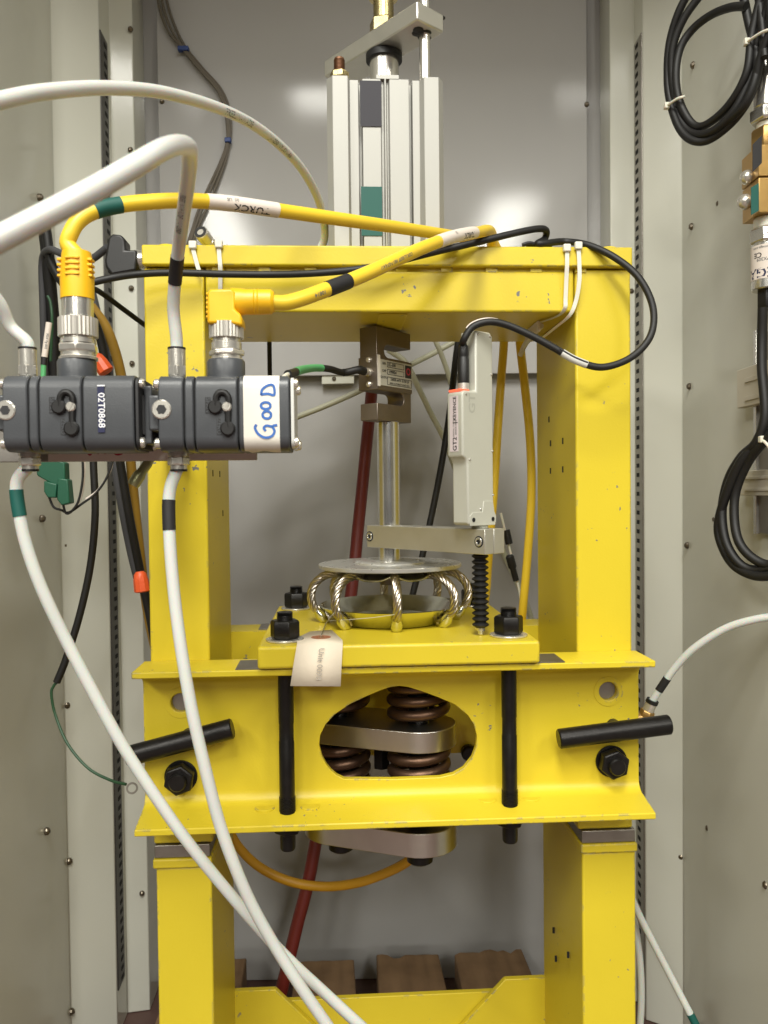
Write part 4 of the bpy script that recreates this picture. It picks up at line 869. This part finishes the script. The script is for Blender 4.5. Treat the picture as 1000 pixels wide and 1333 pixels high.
# tubes right of the press
tF = Path(pts((1090, 790, -.05), (1030, 800, -.02), (985, 806, .0), (945, 818, .02), (905, 843, .04), (880, 868, .055), (862, 893, .065), (849, 913, .07)), 7)
t = air('f', tF, 'white air tube curving from the right wall into a fitting behind the bed', (((869, 882), (858, 898), 'tape_black'),))
A = P(850, 911, .07); B = P(838, 938, .075)
f_ = thing('tube_fitting', B, 'nickel push-in elbow fitting with black ring behind the overhanging pin', 'fitting')
MB().cyl(A, A.lerp(B, .16), .0072, 24).build('release_ring', 'black_plastic', f_); MB().cyl(A.lerp(B, .16), A.lerp(B, .6), .0066, 24).build('sleeve', 'nickel', f_); MB().nut(A.lerp(B, .5), B - A, .0085, .012).build('hex', 'brass', f_, .0005)
B2 = A.lerp(B, .9); MB().cyl(B2, V((XR1 - .001, B2.y, B2.z)), .0070, 20).build('stem', 'brass', f_)
tG = Path(pts((800, 1120, .12), (815, 1150, .12), (830, 1186, .12), (852, 1230, .11), (880, 1284, .10), (906, 1334, .09), (935, 1390, .08)), 7)
air('g', tG, 'white air tube with green tape leaving the right leg at a slant', (((899, 1321), (912, 1345), 'tape_green'),))
tH = Path(pts((815, 1160, .14), (826, 1200, .14), (833, 1250, .14), (835, 1300, .14), (832, 1350, .14), (826, 1400, .14)), 7)
air('h', tH, 'white air tube hanging straight down behind the right leg')

# ================================================================== right wall: coils, pressure sensors, rail
def PW(x, y, o=0): return PD(x, y, .885 + (1000 - x) * .00085 + o)
def coil(u, lst, r, label, ties, extra=()):
    t = thing('cable_coil', PW(*lst[0][0], u), label, 'cable coil', 'black cable coils on the right wall')
    for k, l_ in enumerate(lst):
        MB().tube(smoothpath([PW(x, y, u + .004 * math.sin(i * 1.3 + k * 2)) for i, (x, y) in enumerate(l_)], 8), r, 12).build('loop', 'black_rubber', t)
    for (x0, y0), (x1, y1), uu in ties:
        A, B = PW(x0, y0, u - .007), PW(x1, y1, u - .007); MB().tube(smoothpath([PW(x0, y0, u + .006), A, A.lerp(B, .5) - FW * .006, B, PW(x1, y1, u + .006)], 5), .0016, 8).build('tie', 'nylon_tie', t)
        MB().obox(A, (RW, FW, Z), (.003, .0034, .0036)).build('tie_head', 'nylon_tie', t, .001)
    return t
coil(-.012, [[(1010, -30), (985, 60), (975, 105), (955, 145), (925, 172), (898, 172), (882, 145), (875, 100), (876, 62), (890, 25), (915, -10), (940, -40)],
            [(1000, -40), (980, 40), (972, 95), (948, 138), (918, 163), (900, 160), (884, 130), (880, 95), (886, 62), (902, 38), (925, 20), (950, 10), (972, 8)],
            [(1020, 0), (992, 70), (980, 118), (957, 155), (925, 181), (902, 183), (884, 166), (872, 130), (869, 95), (872, 55), (884, 15), (905, -25)],
            [(965, -20), (975, 30), (985, 70), (984, 100), (970, 135), (945, 160)], [(985, -30), (992, 30), (996, 75)], [(1000, -30), (1004, 30), (1008, 90)]], .0046,
     'large black cable coil hanging above the steel pressure sensors', [((972, 55), (1004, 38), 0), ((868, 138), (890, 126), 0)])
coil(-.022, [[(993, 400), (992, 440), (992, 480), (996, 540), (985, 575), (965, 595), (948, 625), (940, 665), (945, 705), (962, 733), (985, 742), (1020, 735)],
            [(1015, 555), (985, 578), (962, 605), (945, 645), (935, 685), (942, 715), (958, 738), (985, 750), (1020, 748)],
            [(1010, 562), (990, 580), (972, 605), (958, 640), (956, 675), (962, 705), (978, 725), (1000, 735), (1020, 728)]], .0050,
     'black cable coil hanging below the lettered pressure sensor', [((992, 572), (1003, 592), 0)])
DS = .905
def PSx(x, y): return PD(x, y, DS)
def sensor_stack(label, items, text_=None):
    t = thing('pressure_sensor', PSx(1003, items[0][2]), label, 'pressure sensor', 'pressure sensors on the right wall'); out = []
    for nm, m, y0, y1, r, kind, xc in items:
        A, B = PSx(xc, y1), PSx(xc, y0)
        mb = MB()
        if kind == 'hex': mb.nut(A, B - A, r, (B - A).length, .26)
        elif kind == 'ball': mb.ball((A + B) / 2, r, r, r, 14)
        elif kind == 'box': mb.obox((A + B) / 2, (RW, FW, Z), (r, r, (B - A).length / 2))
        else: mb.ccyl(A, B, r, r * .06, 32)
        out.append(mb.build(nm, m, t, .0006 if kind in ('hex', 'box') else 0))
    return t, out
sensor_stack('upside steel pressure sensor with brass fitting and black tape', [('body', 'bright_steel', 82, 142, .0165, 'cyl', 1001), ('hex', 'bright_steel', 142, 160, .0195, 'hex', 1001), ('seal', 'nylon_tie', 160, 168, .0125, 'cyl', 1001), ('brass_nut', 'brass', 168, 198, .0180, 'hex', 1001), ('brass_body', 'brass', 198, 238, .0205, 'box', 1001), ('port_screw', 'nickel', 222, 240, .0080, 'ball', 973)])
t2, parts = sensor_stack('steel pressure sensor with lettered white band and green taped brass fitting', [('brass_body', 'brass', 240, 284, .0200, 'box', 1001), ('port_screw', 'nickel', 252, 274, .0085, 'ball', 970), ('seal', 'nylon_tie', 284, 298, .0150, 'cyl', 1000), ('hex', 'bright_steel', 298, 318, .0195, 'hex', 1001), ('body', 'bright_steel', 318, 378, .0172, 'cyl', 1000), ('strain_relief', 'black_plastic', 374, 402, .0125, 'hex', 1002)])
A = PSx(1001, 183); MB().prism([PD(x, y, DS - .0212) for x, y in ((980, 188), (992, 176), (992, 212), (980, 224))], FW * .0008).build('black_tape', 'tape_black', t2)
MB().prism([PD(x, y, DS - .0208) for x, y in ((978, 244), (988, 238), (988, 274), (978, 280))], FW * .0008).build('green_tape', 'tape_green', t2)
bd_ = parts[4]; A, B = PSx(1000, 366), PSx(1000, 322); MB().cyl(A, B, .0175, 36).build('white_band', 'label_white', bd_)
def bandtx(s, size, x0, y, m, st=1.):
    c = PSx(1000, y); aim = (CAM - c); aim.z = 0; aim.normalize(); side = Z.cross(aim).normalized()
    def fn(u, v):
        a = x0 - u / .0176; return c + (aim * math.cos(a) + side * math.sin(a)) * .0176 - Z * v
    text(s, size, None, None, None, m, bd_, 'lettering', st, fn)
bandtx('OMEGA', .0150, .25, 358, 'tape_navy', 1.05); bandtx('CE', .0078, -.62, 335, 'ink_black'); bandtx('PX309', .0050, -.30, 341, 'ink_faint'); bandtx('www.omega.com', .0038, -.2, 326, 'ink_faint')
dr = thing('din_rail', PU(996, 690, .424), 'zinc DIN rail carrying two beige end clamps on the right wall', 'rail')
def rl(x0, x1, y0, y1, u0, u1, nm, m, bev=.0008, pr_=dr):
    a = PU(x0, (y0 + y1) / 2, u1); c = PU(x1, (y0 + y1) / 2, u1); d0, d1 = (a - CAM).dot(FW), (c - CAM).dot(FW); zt, zb = PU((x0 + x1) / 2, y0, u1).z, PU((x0 + x1) / 2, y1, u1).z
    return MB().prism([CB(u, d, zb) for u, d in ((u0, d0), (u0, d1), (u1, d1), (u1, d0))], Z * (zt - zb)).build(nm, m, pr_, bev)
rl(990, 1030, 430, 695, .4215, .429, 'rail', 'cut_steel'); rl(987, 990.5, 430, 695, .4185, .424, 'lip', 'bright_steel', .0004)
for y0, y1 in ((474, 526), (612, 645)):
    c_ = rl(970, 1020, y0, y1, .411, .4205, 'end_clamp', 'terminal_beige')
    h = y1 - y0
    rl(972, 1018, y0 + h * .22, y0 + h * .34, .4095, .412, 'clamp_rib', 'terminal_beige', .0004, c_); rl(972, 1018, y0 + h * .70, y0 + h * .82, .4095, .412, 'clamp_rib', 'terminal_beige', .0004, c_)
